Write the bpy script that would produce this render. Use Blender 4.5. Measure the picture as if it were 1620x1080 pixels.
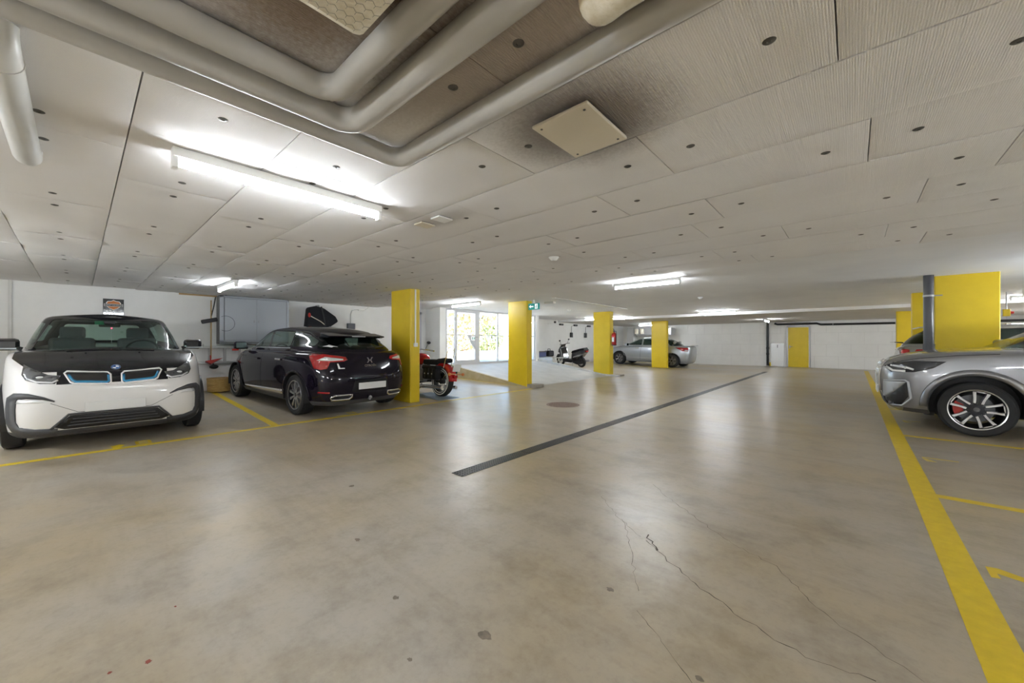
import bpy, bmesh, math, random
import numpy as np
from mathutils import Vector, Matrix, Euler
from mathutils.bvhtree import BVHTree

random.seed(7)
SC = bpy.context.scene
COL = SC.collection
PI = math.pi
for o in list(bpy.data.objects): bpy.data.objects.remove(o)

# ------------------------------------------------------------------ camera
cam_d = bpy.data.cameras.new('camera'); cam = bpy.data.objects.new('camera', cam_d); COL.objects.link(cam)
cam_d.sensor_width = 36.0; cam_d.lens = 608.0/1620.0*36.0; cam_d.clip_start = 0.05; cam_d.clip_end = 400
cam.location = (0, 0, 1.22); cam.rotation_euler = (math.radians(90.2), 0, math.radians(41.56))
SC.camera = cam
# ------------------------------------------------------------------ world, sun, exposure
W = bpy.data.worlds.new('world'); SC.world = W; W.use_nodes = True
wn = W.node_tree.nodes; wl = W.node_tree.links
bg = wn['Background']
sky = wn.new('ShaderNodeTexSky'); sky.sky_type = 'HOSEK_WILKIE'; sky.turbidity = 3.0
sky.sun_direction = (0.5, -0.35, 0.79)
wl.new(sky.outputs[0], bg.inputs[0]); bg.inputs[1].default_value = 9.0
sun_d = bpy.data.lights.new('sun', 'SUN'); sun_d.energy = 18.0; sun_d.angle = 0.01; sun_d.color = (1.0, 0.95, 0.86)
sun = bpy.data.objects.new('sun', sun_d); COL.objects.link(sun)
sun.rotation_euler = Vector((-0.5, 0.35, -0.79)).to_track_quat('-Z', 'Y').to_euler()
SC.view_settings.view_transform = 'Standard'; SC.view_settings.look = 'None'
SC.view_settings.gamma = 1.0; SC.view_settings.use_curve_mapping = False
SC.view_settings.exposure = 1.68
TUBE_POWER = 29.0; AISLE_POWER = 62.0; FILL_POWER = 125.0
SC.cycles.max_bounces = 16; SC.cycles.diffuse_bounces = 9; SC.cycles.transparent_max_bounces = 24; SC.cycles.sample_clamp_indirect = 6

# ------------------------------------------------------------------ materials
MATS = {}
def _n(nt, t, **kw):
    n = nt.nodes.new(t)
    for k, v in kw.items(): setattr(n, k, v)
    return n
def mat(name, color=(.8,.8,.8), rough=.5, metal=0.0, coat=0.0, spec=.5, emit=None, estr=0.0, trans=0.0, ior=1.45, coat_r=.05):
    if name in MATS: return MATS[name]
    m = bpy.data.materials.new(name); m.use_nodes = True
    b = m.node_tree.nodes['Principled BSDF']
    b.inputs['Base Color'].default_value = (*color, 1); b.inputs['Roughness'].default_value = rough
    b.inputs['Metallic'].default_value = metal; b.inputs['Coat Weight'].default_value = coat
    b.inputs['Coat Roughness'].default_value = coat_r
    b.inputs['Specular IOR Level'].default_value = spec; b.inputs['IOR'].default_value = ior
    b.inputs['Transmission Weight'].default_value = trans
    if emit: b.inputs['Emission Color'].default_value = (*emit, 1); b.inputs['Emission Strength'].default_value = estr
    MATS[name] = m
    return m
def bsdf(m): return m.node_tree.nodes['Principled BSDF']
def glass(name, tint, refl=1.0):
    m = bpy.data.materials.new(name); m.use_nodes = True; nt = m.node_tree
    nt.nodes.remove(bsdf(m)); out = nt.nodes['Material Output']
    tr = _n(nt, 'ShaderNodeBsdfTransparent'); tr.inputs[0].default_value = (*tint, 1)
    gl = _n(nt, 'ShaderNodeBsdfGlossy'); gl.inputs['Roughness'].default_value = .02
    fr = _n(nt, 'ShaderNodeFresnel'); gq = _n(nt, 'ShaderNodeNewGeometry')
    io = _n(nt, 'ShaderNodeMath', operation='MULTIPLY_ADD'); nt.links.new(gq.outputs['Backfacing'], io.inputs[0]); io.inputs[1].default_value = 1/1.5-1.5; io.inputs[2].default_value = 1.5
    nt.links.new(io.outputs[0], fr.inputs[0])
    mx = _n(nt, 'ShaderNodeMixShader')
    nt.links.new(fr.outputs[0], mx.inputs[0]); nt.links.new(tr.outputs[0], mx.inputs[1]); nt.links.new(gl.outputs[0], mx.inputs[2])
    nt.links.new(mx.outputs[0], out.inputs[0]); MATS[name] = m
    return m
def noise(nt, scale, detail=4, rough=.55, coord='Object', stretch=None):
    tc = _n(nt, 'ShaderNodeTexCoord'); n = _n(nt, 'ShaderNodeTexNoise')
    n.inputs['Scale'].default_value = scale; n.inputs['Detail'].default_value = detail; n.inputs['Roughness'].default_value = rough
    if stretch:
        mp = _n(nt, 'ShaderNodeMapping'); mp.inputs['Scale'].default_value = stretch
        nt.links.new(tc.outputs[coord], mp.inputs[0]); nt.links.new(mp.outputs[0], n.inputs[0])
    else: nt.links.new(tc.outputs[coord], n.inputs[0])
    return n
def ramp(nt, src, stops):
    r = _n(nt, 'ShaderNodeValToRGB'); nt.links.new(src, r.inputs[0])
    e = r.color_ramp.elements
    while len(e) < len(stops): e.new(.5)
    for i, (p, c) in enumerate(stops):
        e[i].position = p; e[i].color = (*c, 1) if len(c) == 3 else c
    return r
def mixc(nt, fac, a, b, mode='MIX'):
    m = _n(nt, 'ShaderNodeMix', data_type='RGBA', blend_type=mode)
    for sock, v in ((m.inputs[0], fac), (m.inputs[6], a), (m.inputs[7], b)):
        if isinstance(v, (int, float)): sock.default_value = v
        elif isinstance(v, tuple): sock.default_value = (*v, 1) if len(v) == 3 else v
        else: nt.links.new(v, sock)
    return m.outputs[2]
def bump(nt, b, src, strength=.2, dist=.01):
    bp = _n(nt, 'ShaderNodeBump'); bp.inputs['Strength'].default_value = strength; bp.inputs['Distance'].default_value = dist
    nt.links.new(src, bp.inputs['Height']); nt.links.new(bp.outputs[0], b.inputs['Normal'])
    return bp
def noisy(name, c1, c2, scale=6, rough=.6, bstr=.1, stretch=None, rough2=None, **kw):
    m = mat(name, c1, rough, **kw); nt = m.node_tree; b = bsdf(m)
    n = noise(nt, scale, 5, .6, stretch=stretch)
    r = ramp(nt, n.outputs[0], [(.3, c1), (.7, c2)])
    nt.links.new(r.outputs[0], b.inputs['Base Color'])
    if bstr: bump(nt, b, n.outputs[0], bstr, .005)
    return m

# --- floor: worn, sealed concrete
m = mat('floor_concrete', rough=.3); nt = m.node_tree; b = bsdf(m)
n1 = noise(nt, .45, 6, .62); n2 = noise(nt, 2.6, 7, .68); n3 = noise(nt, 26, 4, .7); n4 = noise(nt, 1.1, 5, .7, stretch=(.35, 2.2, 1))
r1 = ramp(nt, n1.outputs[0], [(.36, (.385, .31, .195)), (.62, (.405, .37, .32))])
r2 = ramp(nt, n2.outputs[0], [(.3, (.60, .565, .51)), (.52, (1, 1, 1)), (.76, (1.16, 1.14, 1.10))])
c = mixc(nt, .75, r1.outputs[0], r2.outputs[0], 'MULTIPLY')
r3 = ramp(nt, n3.outputs[0], [(.25, (.72, .7, .68)), (.5, (1, 1, 1))])
c = mixc(nt, .45, c, r3.outputs[0], 'MULTIPLY')
r4 = ramp(nt, n4.outputs[0], [(.5, (1, 1, 1)), (.72, (.70, .65, .58))])
c = mixc(nt, .6, c, r4.outputs[0], 'MULTIPLY')
nt.links.new(c, b.inputs['Base Color'])
rr = ramp(nt, n2.outputs[0], [(.3, (.28, .28, .28)), (.7, (.40, .40, .40))])
nt.links.new(rr.outputs[0], b.inputs['Roughness']); b.inputs['Specular IOR Level'].default_value = .62
bump(nt, b, n3.outputs[0], .03, .003)
# --- ramp: lighter, rougher concrete
noisy('ramp_concrete', (.50, .49, .47), (.60, .59, .57), 3, .55, .1)
noisy('kerb_concrete', (.28, .25, .20), (.40, .37, .32), 9, .8, .4)
noisy('ramp_side', (.40, .33, .19), (.50, .43, .29), 5, .8, .3)
# --- walls
noisy('wall_white', (.82, .82, .81), (.88, .88, .87), 2.0, .75, .05)
noisy('wall_block', (.78, .77, .75), (.84, .83, .81), 1.4, .8, .06); mat('joint_grey', (.66, .65, .63), .85)
noisy('slab_white', (.80, .80, .81), (.86, .86, .87), 1.2, .8, .03)
noisy('soffit_grey', (.55, .53, .50), (.62, .60, .57), 1.5, .8, .05)
# --- ceiling panels: pale ribbed facing, sooty round the air outlet and inside the pipe loop
m = mat('panel_facing', (.62, .60, .58), .85); nt = m.node_tree; b = bsdf(m)
geo = _n(nt, 'ShaderNodeNewGeometry')
wv = _n(nt, 'ShaderNodeTexWave', wave_type='BANDS', bands_direction='X'); wv.inputs['Scale'].default_value = 38; wv.inputs['Distortion'].default_value = 2.0; wv.inputs['Detail'].default_value = 3; wv.inputs['Detail Scale'].default_value = 2.5
nt.links.new(geo.outputs['Position'], wv.inputs[0])
na = _n(nt, 'ShaderNodeTexNoise'); na.inputs['Scale'].default_value = .8; na.inputs['Detail'].default_value = 5; nt.links.new(geo.outputs['Position'], na.inputs[0])
ra = ramp(nt, na.outputs[0], [(.3, (.80, .785, .78)), (.7, (.88, .87, .87))])
nb = _n(nt, 'ShaderNodeTexNoise'); nb.inputs['Scale'].default_value = 60; nb.inputs['Detail'].default_value = 3; nt.links.new(geo.outputs['Position'], nb.inputs[0])
rw = ramp(nt, wv.outputs[1], [(.0, (.90, .89, .885)), (.6, (1, 1, 1))])
c = mixc(nt, .7, ra.outputs[0], rw.outputs[0], 'MULTIPLY')
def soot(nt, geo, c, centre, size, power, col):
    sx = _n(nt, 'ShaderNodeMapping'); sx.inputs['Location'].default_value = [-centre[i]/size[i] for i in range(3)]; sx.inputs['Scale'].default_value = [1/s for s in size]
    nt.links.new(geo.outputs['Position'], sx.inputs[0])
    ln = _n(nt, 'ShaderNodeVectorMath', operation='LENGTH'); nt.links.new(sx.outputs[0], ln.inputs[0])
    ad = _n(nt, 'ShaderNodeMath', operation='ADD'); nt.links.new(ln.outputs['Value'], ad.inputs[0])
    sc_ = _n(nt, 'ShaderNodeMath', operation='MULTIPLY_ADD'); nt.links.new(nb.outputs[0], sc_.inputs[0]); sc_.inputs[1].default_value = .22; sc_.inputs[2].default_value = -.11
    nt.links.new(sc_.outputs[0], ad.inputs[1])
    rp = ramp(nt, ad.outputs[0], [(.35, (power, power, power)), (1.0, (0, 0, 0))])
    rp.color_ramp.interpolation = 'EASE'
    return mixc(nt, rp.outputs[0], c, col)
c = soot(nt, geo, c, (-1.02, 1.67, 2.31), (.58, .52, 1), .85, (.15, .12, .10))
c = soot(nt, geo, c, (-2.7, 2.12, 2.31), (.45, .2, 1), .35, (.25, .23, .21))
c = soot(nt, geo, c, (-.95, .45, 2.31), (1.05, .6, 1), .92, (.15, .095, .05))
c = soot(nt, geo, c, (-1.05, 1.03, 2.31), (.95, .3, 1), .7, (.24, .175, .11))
nt.links.new(c, b.inputs['Base Color']); bump(nt, b, wv.outputs[1], .35, .004)
mat('fixing_metal', (.13, .125, .115), .5, .5)
noisy('pipe_paint', (.40, .385, .355), (.45, .435, .405), 4, .38, .0)
noisy('side_pipe_paint', (.60, .60, .58), (.66, .66, .64), 4, .35, .0)
noisy('lagging', (.62, .55, .40), (.76, .71, .60), 30, .9, .5)
mat('wire', (.30, .28, .22), .5, .5)
mat('plate_cream', (.70, .64, .52), .45)
noisy('column_yellow', (.63, .45, .008), (.70, .51, .012), 3, .42, .03)
noisy('line_yellow', (.60, .43, .015), (.70, .52, .02), 14, .45, .0)
noisy('line_worn', (.55, .44, .12), (.70, .55, .06), 30, .5, .0)
mat('white_plastic', (.82, .82, .80), .4)
mat('tube_glow', (1, 1, 1), .5, emit=(.90, .955, 1.0), estr=TUBE_POWER); mat('tube_glow_aisle', (1, 1, 1), .5, emit=(.90, .955, 1.0), estr=AISLE_POWER); mat('tube_glow_fill', (1, 1, 1), .5, emit=(.91, .96, 1.0), estr=FILL_POWER)
mat('black_pipe', (.012, .012, .014), .35)
mat('dark_pipe', (.05, .05, .06), .3)
noisy('cast_iron', (.17, .115, .09), (.26, .185, .155), 20, .55, .3)
mat('grate_metal', (.10, .097, .095), .45, .6)
mat('channel_dark', (.015, .014, .013), .7)
mat('crack_dark', (.10, .085, .065), .9)
noisy('stain_dark', (.12, .10, .08), (.25, .21, .16), 25, .6, .0)
mat('stain_red', (.22, .04, .025), .6)
mat('alu_frame', (.62, .62, .64), .4, .3)
glass('window_glass', (.97, .985, .98))
mat('cabinet_grey', (.36, .385, .42), .4, .2); mat('mirror_dark', (.05, .07, .07), .08, .9)
mat('cabinet_side', (.16, .165, .17), .5, .2)
mat('galv', (.55, .55, .55), .4, .7)
mat('daylit_door', (.70, .79, .92), .5)  # bluish daylight put into the door colour
mat('black_plastic', (.018, .018, .02), .45)
mat('black_gloss', (.010, .010, .012), .12, coat=1)
mat('black_cloth', (.012, .012, .015), .9)
mat('rubber', (.018, .018, .019), .75)
mat('chrome', (.80, .80, .80), .12, 1.0)
mat('silver', (.62, .62, .63), .28, .9)
mat('grey_steel', (.35, .35, .36), .4, .6)
mat('red_gloss', (.45, .012, .015), .15, coat=1)
mat('red_plastic', (.48, .03, .02), .4)
mat('wood', (.45, .30, .14), .6)
noisy('wicker', (.42, .26, .08), (.58, .40, .15), 18, .7, .4, stretch=(1, 1, 5))
mat('white_paint', (.82, .82, .80), .35)
mat('exit_green', (.0, .17, .15), .4, emit=(0, .30, .26), estr=.12)
mat('exit_white', (.9, .9, .9), .4, emit=(.9, .95, .95), estr=.25)
mat('orange', (.55, .17, .04), .5)
mat('beige_wall', (.70, .66, .58), .8)
noisy('out_ground', (.62, .58, .50), (.74, .70, .62), .6, .9, .1)
noisy('leaves', (.07, .10, .04), (.17, .20, .09), 3, .8, .0)
noisy('leaves_autumn', (.20, .17, .08), (.30, .25, .13), 3, .8, .0)
mat('trunk', (.18, .13, .09), .9)

# ------------------------------------------------------------------ object helpers
def link(o, parent=None):
    COL.objects.link(o)
    if parent is not None: o.parent = parent
    return o
def tag(o, label=None, cat=None, group=None, kind=None):
    if label: o['label'] = label
    if cat: o['category'] = cat
    if group: o['group'] = group
    if kind: o['kind'] = kind
    return o
def empty(name, loc=(0, 0, 0), rot=(0, 0, 0), label=None, cat=None, group=None):
    o = bpy.data.objects.new(name, None); o.location = loc; o.rotation_euler = rot; link(o)
    return tag(o, label, cat, group)
def copy_tree(o, parent=None):
    c = o.copy(); COL.objects.link(c); c.parent = parent
    for ch in list(o.children): copy_tree(ch, c)
    return c
class MB:
    def __init__(s): s.v = []; s.f = []; s.sm = []
    def add(s, vs, fs, smooth=False):
        n = len(s.v); s.v += [tuple(v) for v in vs]; s.f += [tuple(i+n for i in f) for f in fs]; s.sm += [smooth]*len(fs); return s
    def box(s, c, d, rot=None, bev=0):
        x, y, z = d[0]/2, d[1]/2, d[2]/2; c = Vector(c)
        if bev <= 0:
            vs = [Vector((a*x, b_*y, e*z)) for a in (-1, 1) for b_ in (-1, 1) for e in (-1, 1)]
            fs = [(0, 1, 3, 2), (4, 6, 7, 5), (0, 4, 5, 1), (2, 3, 7, 6), (0, 2, 6, 4), (1, 5, 7, 3)]
        else:
            bm = bmesh.new(); bmesh.ops.create_cube(bm, size=1); bmesh.ops.scale(bm, vec=d, verts=bm.verts)
            bmesh.ops.bevel(bm, geom=list(bm.edges), offset=bev, segments=2, affect='EDGES', profile=.5)
            bm.verts.index_update(); vs = [v.co.copy() for v in bm.verts]; fs = [[v.index for v in f.verts] for f in bm.faces]; bm.free()
        R = Euler(rot).to_matrix() if rot else Matrix.Identity(3)
        return s.add([c+R @ v for v in vs], fs)
    def bx(s, x0, x1, y0, y1, z0, z1, bev=0): return s.box(((x0+x1)/2, (y0+y1)/2, (z0+z1)/2), (abs(x1-x0), abs(y1-y0), abs(z1-z0)), None, bev)
    def tube(s, pts, r, seg=10, caps=True, closed=False):
        pts = [Vector(p) for p in pts]; n = len(pts); rs = r if isinstance(r, (list, tuple)) else [r]*n
        vs = []; up = None
        for i, p in enumerate(pts):
            a = pts[(i-1) % n] if (i > 0 or closed) else p; b_ = pts[(i+1) % n] if (i < n-1 or closed) else p
            t = (b_-a).normalized() if (b_-a).length > 1e-9 else Vector((0, 0, 1))
            if up is None:
                up = Vector((0, 0, 1)) if abs(t.z) < .9 else Vector((1, 0, 0))
            u = t.cross(up); u = u.normalized() if u.length > 1e-6 else t.orthogonal().normalized()
            w = u.cross(t).normalized(); up = w
            for k in range(seg):
                a_ = 2*PI*k/seg; vs.append(p+(u*math.cos(a_)+w*math.sin(a_))*rs[i])
        fs = []
        for i in range(n if closed else n-1):
            j = (i+1) % n
            for k in range(seg):
                k2 = (k+1) % seg; fs.append((i*seg+k, i*seg+k2, j*seg+k2, j*seg+k))
        s.add(vs, fs, True)
        if caps and not closed:
            nb_ = len(s.v)-len(vs)
            s.f += [tuple(nb_+k for k in range(seg))[::-1], tuple(nb_+(n-1)*seg+k for k in range(seg))]; s.sm += [False, False]
        return s
    def lathe(s, prof, c=(0, 0, 0), axis='z', seg=32, smooth=True):
        vs = []; n = len(prof); c = Vector(c)
        for k in range(seg):
            a = 2*PI*k/seg; ca, sa = math.cos(a), math.sin(a)
            for r_, h in prof:
                p = {'z': (r_*ca, r_*sa, h), 'y': (r_*sa, h, r_*ca), 'x': (h, r_*ca, r_*sa)}[axis]; vs.append(c+Vector(p))
        fs = []
        for k in range(seg):
            k2 = (k+1) % seg
            for i in range(n-1): fs.append((k*n+i, k2*n+i, k2*n+i+1, k*n+i+1))
        return s.add(vs, fs, smooth)
    def prism(s, poly, axis, a, b_):
        """poly in the plane normal to axis, extruded from a to b_ (axis x: (y,z); y: (x,z); z: (x,y))"""
        def P(q, h): return {'x': (h, q[0], q[1]), 'y': (q[0], h, q[1]), 'z': (q[0], q[1], h)}[axis]
        n = len(poly); vs = [P(q, a) for q in poly]+[P(q, b_) for q in poly]
        fs = [tuple(range(n))[::-1], tuple(range(n, 2*n))]+[(i, (i+1) % n, n+(i+1) % n, n+i) for i in range(n)]
        return s.add(vs, fs)
    def ball(s, c, r, seg=14, rings=9):
        r = (r, r, r) if isinstance(r, (int, float)) else r
        vs = []; fs = []
        for i in range(rings+1):
            t = PI*i/rings
            for k in range(seg):
                a = 2*PI*k/seg; vs.append((c[0]+r[0]*math.sin(t)*math.cos(a), c[1]+r[1]*math.sin(t)*math.sin(a), c[2]+r[2]*math.cos(t)))
        for i in range(rings):
            for k in range(seg): fs.append((i*seg+k, (i+1)*seg+k, (i+1)*seg+(k+1) % seg, i*seg+(k+1) % seg))
        return s.add(vs, fs, True)
    def mesh(s, name, m):
        me = bpy.data.meshes.new(name); me.from_pydata(s.v, [], s.f); me.validate()
        bm = bmesh.new(); bm.from_mesh(me); bmesh.ops.remove_doubles(bm, verts=bm.verts, dist=1e-5); bmesh.ops.recalc_face_normals(bm, faces=bm.faces); bm.to_mesh(me); bm.free()
        me.materials.append(MATS[m] if isinstance(m, str) else m)
        if any(s.sm):
            me.polygons.foreach_set('use_smooth', [True]*len(me.polygons))
            try: me.set_sharp_from_angle(angle=math.radians(38))
            except Exception: pass
        return me
    def build(s, name, m, parent=None):
        return link(bpy.data.objects.new(name, s.mesh(name, m)), parent)
def inst(name, me, parent=None, loc=(0, 0, 0), rot=(0, 0, 0)):
    o = bpy.data.objects.new(name, me); o.location = loc; o.rotation_euler = rot
    return link(o, parent)
def text_mesh(txt, size, m, name='lettering', parent=None, depth=.002, align='CENTER'):
    cu = bpy.data.curves.new('t', 'FONT'); cu.body = txt; cu.size = size; cu.align_x = align; cu.align_y = 'CENTER'; cu.extrude = depth; cu.resolution_u = 2
    ob = bpy.data.objects.new('t', cu); COL.objects.link(ob)
    dg = bpy.context.evaluated_depsgraph_get(); me = bpy.data.meshes.new_from_object(ob.evaluated_get(dg))
    bpy.data.objects.remove(ob); bpy.data.curves.remove(cu)
    me.materials.clear(); me.materials.append(MATS[m])
    return link(bpy.data.objects.new(name, me), parent)
def rect(x0, x1, z0, z1): return [(x0, z0), (x1, z0), (x1, z1), (x0, z1)]
def rounded(poly, r, seg=4):
    out = []; n = len(poly)
    for i in range(n):
        p = Vector(poly[i]); a = Vector(poly[i-1])-p; b_ = Vector(poly[(i+1) % n])-p
        rr_ = min(r, a.length*.45, b_.length*.45); p0 = p+a.normalized()*rr_; p1 = p+b_.normalized()*rr_
        for k in range(seg+1):
            t = k/seg; q = p0*(1-t)**2+p*2*t*(1-t)+p1*t*t; out.append((q.x, q.y))
    return out
SLOPE = .028
def fz(X): return SLOPE*max(0, -6.4-X)
# ================================================================== SETTING
HP = 2.31; HS = 2.37; HL = 2.27      # underside of panels, slab, lowered soffit
PY0 = .17; PP = .598; NROW = 10
YEND = PY0+PP*NROW
def struct(o): o['kind'] = 'structure'; return o
XL = -11.0; XW = -10.0; XR = 7.0; YB = -7.0; YF = 23.8; XL2 = -11.3
# floor (falls towards the drain from the bays along the outer wall)
mb = MB(); xs = [-11.5, -6.4, XR+.2]; ys = [YB-.2, YF+.2]
for i in range(2):
    x0, x1 = xs[i], xs[i+1]
    vs = [(x0, ys[0], fz(x0)), (x1, ys[0], fz(x1)), (x1, ys[1], fz(x1)), (x0, ys[1], fz(x0))]
    mb.add(vs+[(x, y, -.25) for x, y, z in vs], [(0, 1, 2, 3), (7, 6, 5, 4), (0, 4, 5, 1), (1, 5, 6, 2), (2, 6, 7, 3), (3, 7, 4, 0)])
floor = struct(mb.build('floor', 'floor_concrete')); tag(floor, 'sealed beige grey concrete garage floor', 'floor')

# walls
def wall(name, m, boxes, label):
    mb = MB()
    for q in boxes: mb.bx(*q)
    o = struct(mb.build(name, m)); return tag(o, label, 'wall')
wall_left = wall('wall_left', 'wall_white', [(XL-.2, XL, YB, 6.93, -.1, HS+.1), (XL-.2, XL, 7.73, 7.95, -.1, HS+.1), (XL-.2, XL, 6.93, 7.73, 2.22, HS+.1)], 'white painted wall behind the parked hatchbacks')
wall('wall_pier', 'wall_white', [(-10.42, XW, 7.76, 8.0, 0, HS), (-11.1, -10.42, 7.95, 8.0, 0, HS)], 'white wall pier left of the glazed front')
wall('wall_scooter', 'wall_white', [(XL2-.2, XL2, 12.95, YF+.2, -.1, HS+.1), (XL2, XW+.05, 12.75, 12.95, -.1, HS)], 'cream white wall behind the scooter')
wall_far = wall('wall_far', 'joint_grey', [(XL2, XR, YF, YF+.2, -.1, HS+.1)], 'white painted block wall with the yellow door')
for r_ in range(4):
    z0, z1 = .57*r_+.004, min(.57*(r_+1)-.004, HL-.002); x = XL2-(.45 if r_ % 2 else 0)
    while x < XR:
        a, b_ = max(x, XL2)+.004, min(x+.9, XR)-.004; x += .9
        spans = [(a, b_)]
        if z0 < 2.06 and a < -1.55 and b_ > -2.51: spans = [(a, min(b_, -2.51)), (max(a, -1.55), b_)]
        for p, q_ in spans:
            if q_-p > .03: MB().bx(p, q_, YF-.010, YF+.01, z0, z1, .004).build('wall_block', 'wall_block', wall_far)
wall('wall_right', 'wall_white', [(XR, XR+.2, YB, YF+.2, -.1, HS+.1)], 'white wall on the far right side')
wall('wall_back', 'wall_white', [(XL, XR, YB-.2, YB, -.1, HS+.1)], 'white wall behind the viewer')
# thin trim strip on left wall
mb = MB(); mb.bx(XL, XL+.035, -.815, -.775, .13, HP); struct(tag(mb.build('trim_1', 'side_pipe_paint'), 'thin grey vertical strip on the left wall', 'trim'))
mb = MB(); mb.bx(XL, XL+.02, 1.45, 2.12, HP-.035, HP-.002); struct(tag(mb.build('trim_2', 'wood'), 'thin wooden batten under the ceiling left of the cabinet', 'trim'))

# ceiling slab + lowered soffit
mb = MB(); mb.bx(-11.5, XR+.2, YB-.2, 16.3, HS, HS+.25); mb.bx(-11.5, XR+.2, 16.3, YF+.2, HS, HS+.25)
ceiling = struct(tag(mb.build('ceiling', 'slab_white'), 'smooth white concrete ceiling slab', 'ceiling'))
mb = MB(); mb.bx(XL2, XR, 16.3, 19.8, HL, HS); mb.bx(XL2, XR, 19.8, YF, HL+.02, HS); mb.build('soffit', 'soffit_grey', ceiling)
mb = MB(); mb.bx(XL2, XR, 16.26, 16.3, HL, HS); mb.build('soffit_fascia', 'slab_white', ceiling)
# insulation panels, each with two fixing discs
def panel_mesh(seed, wavy):
    rnd = random.Random(seed); nx, ny = 30, 12; L, B = 1.5-.005, PP-.006; bm = bmesh.new()
    ph = [rnd.uniform(0, 6) for _ in range(4)]
    g = []
    for i in range(nx+1):
        row = []
        for j in range(ny+1):
            x = -L/2+L*i/nx; y = -B/2+B*j/ny; z = 0
            for sx in (-.565, .565):
                d = math.hypot((x-sx)*.8, y); z += (.009+wavy*.3)*math.exp(-(d/.085)**2)
            z += wavy*(math.sin(x*5+ph[0])*math.sin(y*9+ph[1])+.6*math.sin(x*11+ph[2]))
            e = min(L/2-abs(x), B/2-abs(y))
            if e < .001: z += .006
            row.append(bm.verts.new((x, y, z)))
        g.append(row)
    for i in range(nx):
        for j in range(ny): bm.faces.new((g[i][j], g[i][j+1], g[i+1][j+1], g[i+1][j]))
    rim = [e for e in bm.edges if e.is_boundary]
    r_ = bmesh.ops.extrude_edge_only(bm, edges=rim); up = [v for v in r_['geom'] if isinstance(v, bmesh.types.BMVert)]
    for v in up: v.co.z = HS-HP-.001
    bmesh.ops.recalc_face_normals(bm, faces=bm.faces)
    me = bpy.data.meshes.new('ceiling_panel'); bm.to_mesh(me); bm.free(); me.materials.append(MATS['panel_facing'])
    me.polygons.foreach_set('use_smooth', [True]*len(me.polygons)); me.set_sharp_from_angle(angle=math.radians(40))
    return me
flat_m = [panel_mesh(i, .0004) for i in range(3)]; wavy_m = [panel_mesh(10+i, .0055) for i in range(4)]
mb = MB(); mb.lathe([(0, -.001), (.006, -.001), (.008, -.004), (.019, -.003), (.023, .0), (.023, .006)], seg=14); disc_me = mb.mesh('fixing_disc', 'fixing_metal')
phase = {-4: .5, -3: -.2, -2: .6, -1: -3.07, 0: -3.63, 1: -2.6, 2: -.04, 3: -.86, 4: .07, 5: -.84, 6: .38, 7: -.5, 8: .25, 9: -.95}
prnd = random.Random(3)
for k in range(-3, NROW):
    yc = PY0+PP*(k+.5); x = phase[k]
    while x > -11: x -= 1.5
    while x < 5.5:
        a, b_ = max(x, -10.995), min(x+1.5, 6.9); x += 1.5
        if b_-a < .1: continue
        wav = (a < -6 and yc < 3.2 and prnd.random() < .85)
        p = inst('ceiling_panel', prnd.choice(wavy_m if wav else flat_m), ceiling, ((a+b_)/2, yc, HP+prnd.uniform(-.0015, .0015)), (prnd.uniform(-.002, .002), prnd.uniform(-.0008, .0008), 0))
        s = (b_-a)/1.5; p.scale = (s, 1, 1)
        if yc > -.5+(-.07*a if a < 0 else 0)*0:
            for sx in (-.565, .565):
                d = inst('fixing_disc', disc_me, p, (sx, 0, .0085)); d.scale = (1/s, 1, 1)

# ramp up to the glazed front
RX0, RX1, RY0, RY1, RZ = -6.65, -10.0, 8.2, 12.85, .47
mb = MB(); poly = [(RX0, -.05), (RX0, .004), (RX1, RZ), (RX1-.6, RZ), (RX1-.6, -.05)]
mb.prism(poly, 'y', RY0, RY1); rampo = struct(tag(mb.build('floor_ramp', 'ramp_concrete'), 'pale concrete ramp rising to the glass doors', 'ramp'))
mb = MB(); mb.prism([(RX0, 0), (RX0-.02, .03), (RX1, RZ+.04), (RX1, 0)], 'y', RY0-.1, RY0); mb.build('ramp_side_wall', 'ramp_side', rampo)
mb = MB(); mb.prism([(RX0+.35, 0), (RX0+.35, .05), (RX0-.3, .08), (RX1, RZ+.08), (RX1, 0)], 'y', RY1, RY1+.16); mb.build('ramp_kerb', 'ramp_concrete', rampo)
mb = MB(); mb.bx(-6.66, -6.36, 8.12, 8.5, 0, .09, .012); tag(mb.build('kerb_block', 'kerb_concrete'), 'low rough concrete block at foot of second yellow column', 'kerb')
mb = MB(); mb.bx(-6.62, -6.3, RY1+.17, RY1+.5, 0, .06, .012); tag(mb.build('kerb_block', 'kerb_concrete'), 'low concrete kerb end at foot of third yellow column', 'kerb')
# ramp foot joint
mb = MB(); mb.bx(-6.655, -6.64, 8.5, 12.8, 0, .002); mb.build('floor_joint', 'crack_dark', floor)

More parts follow.
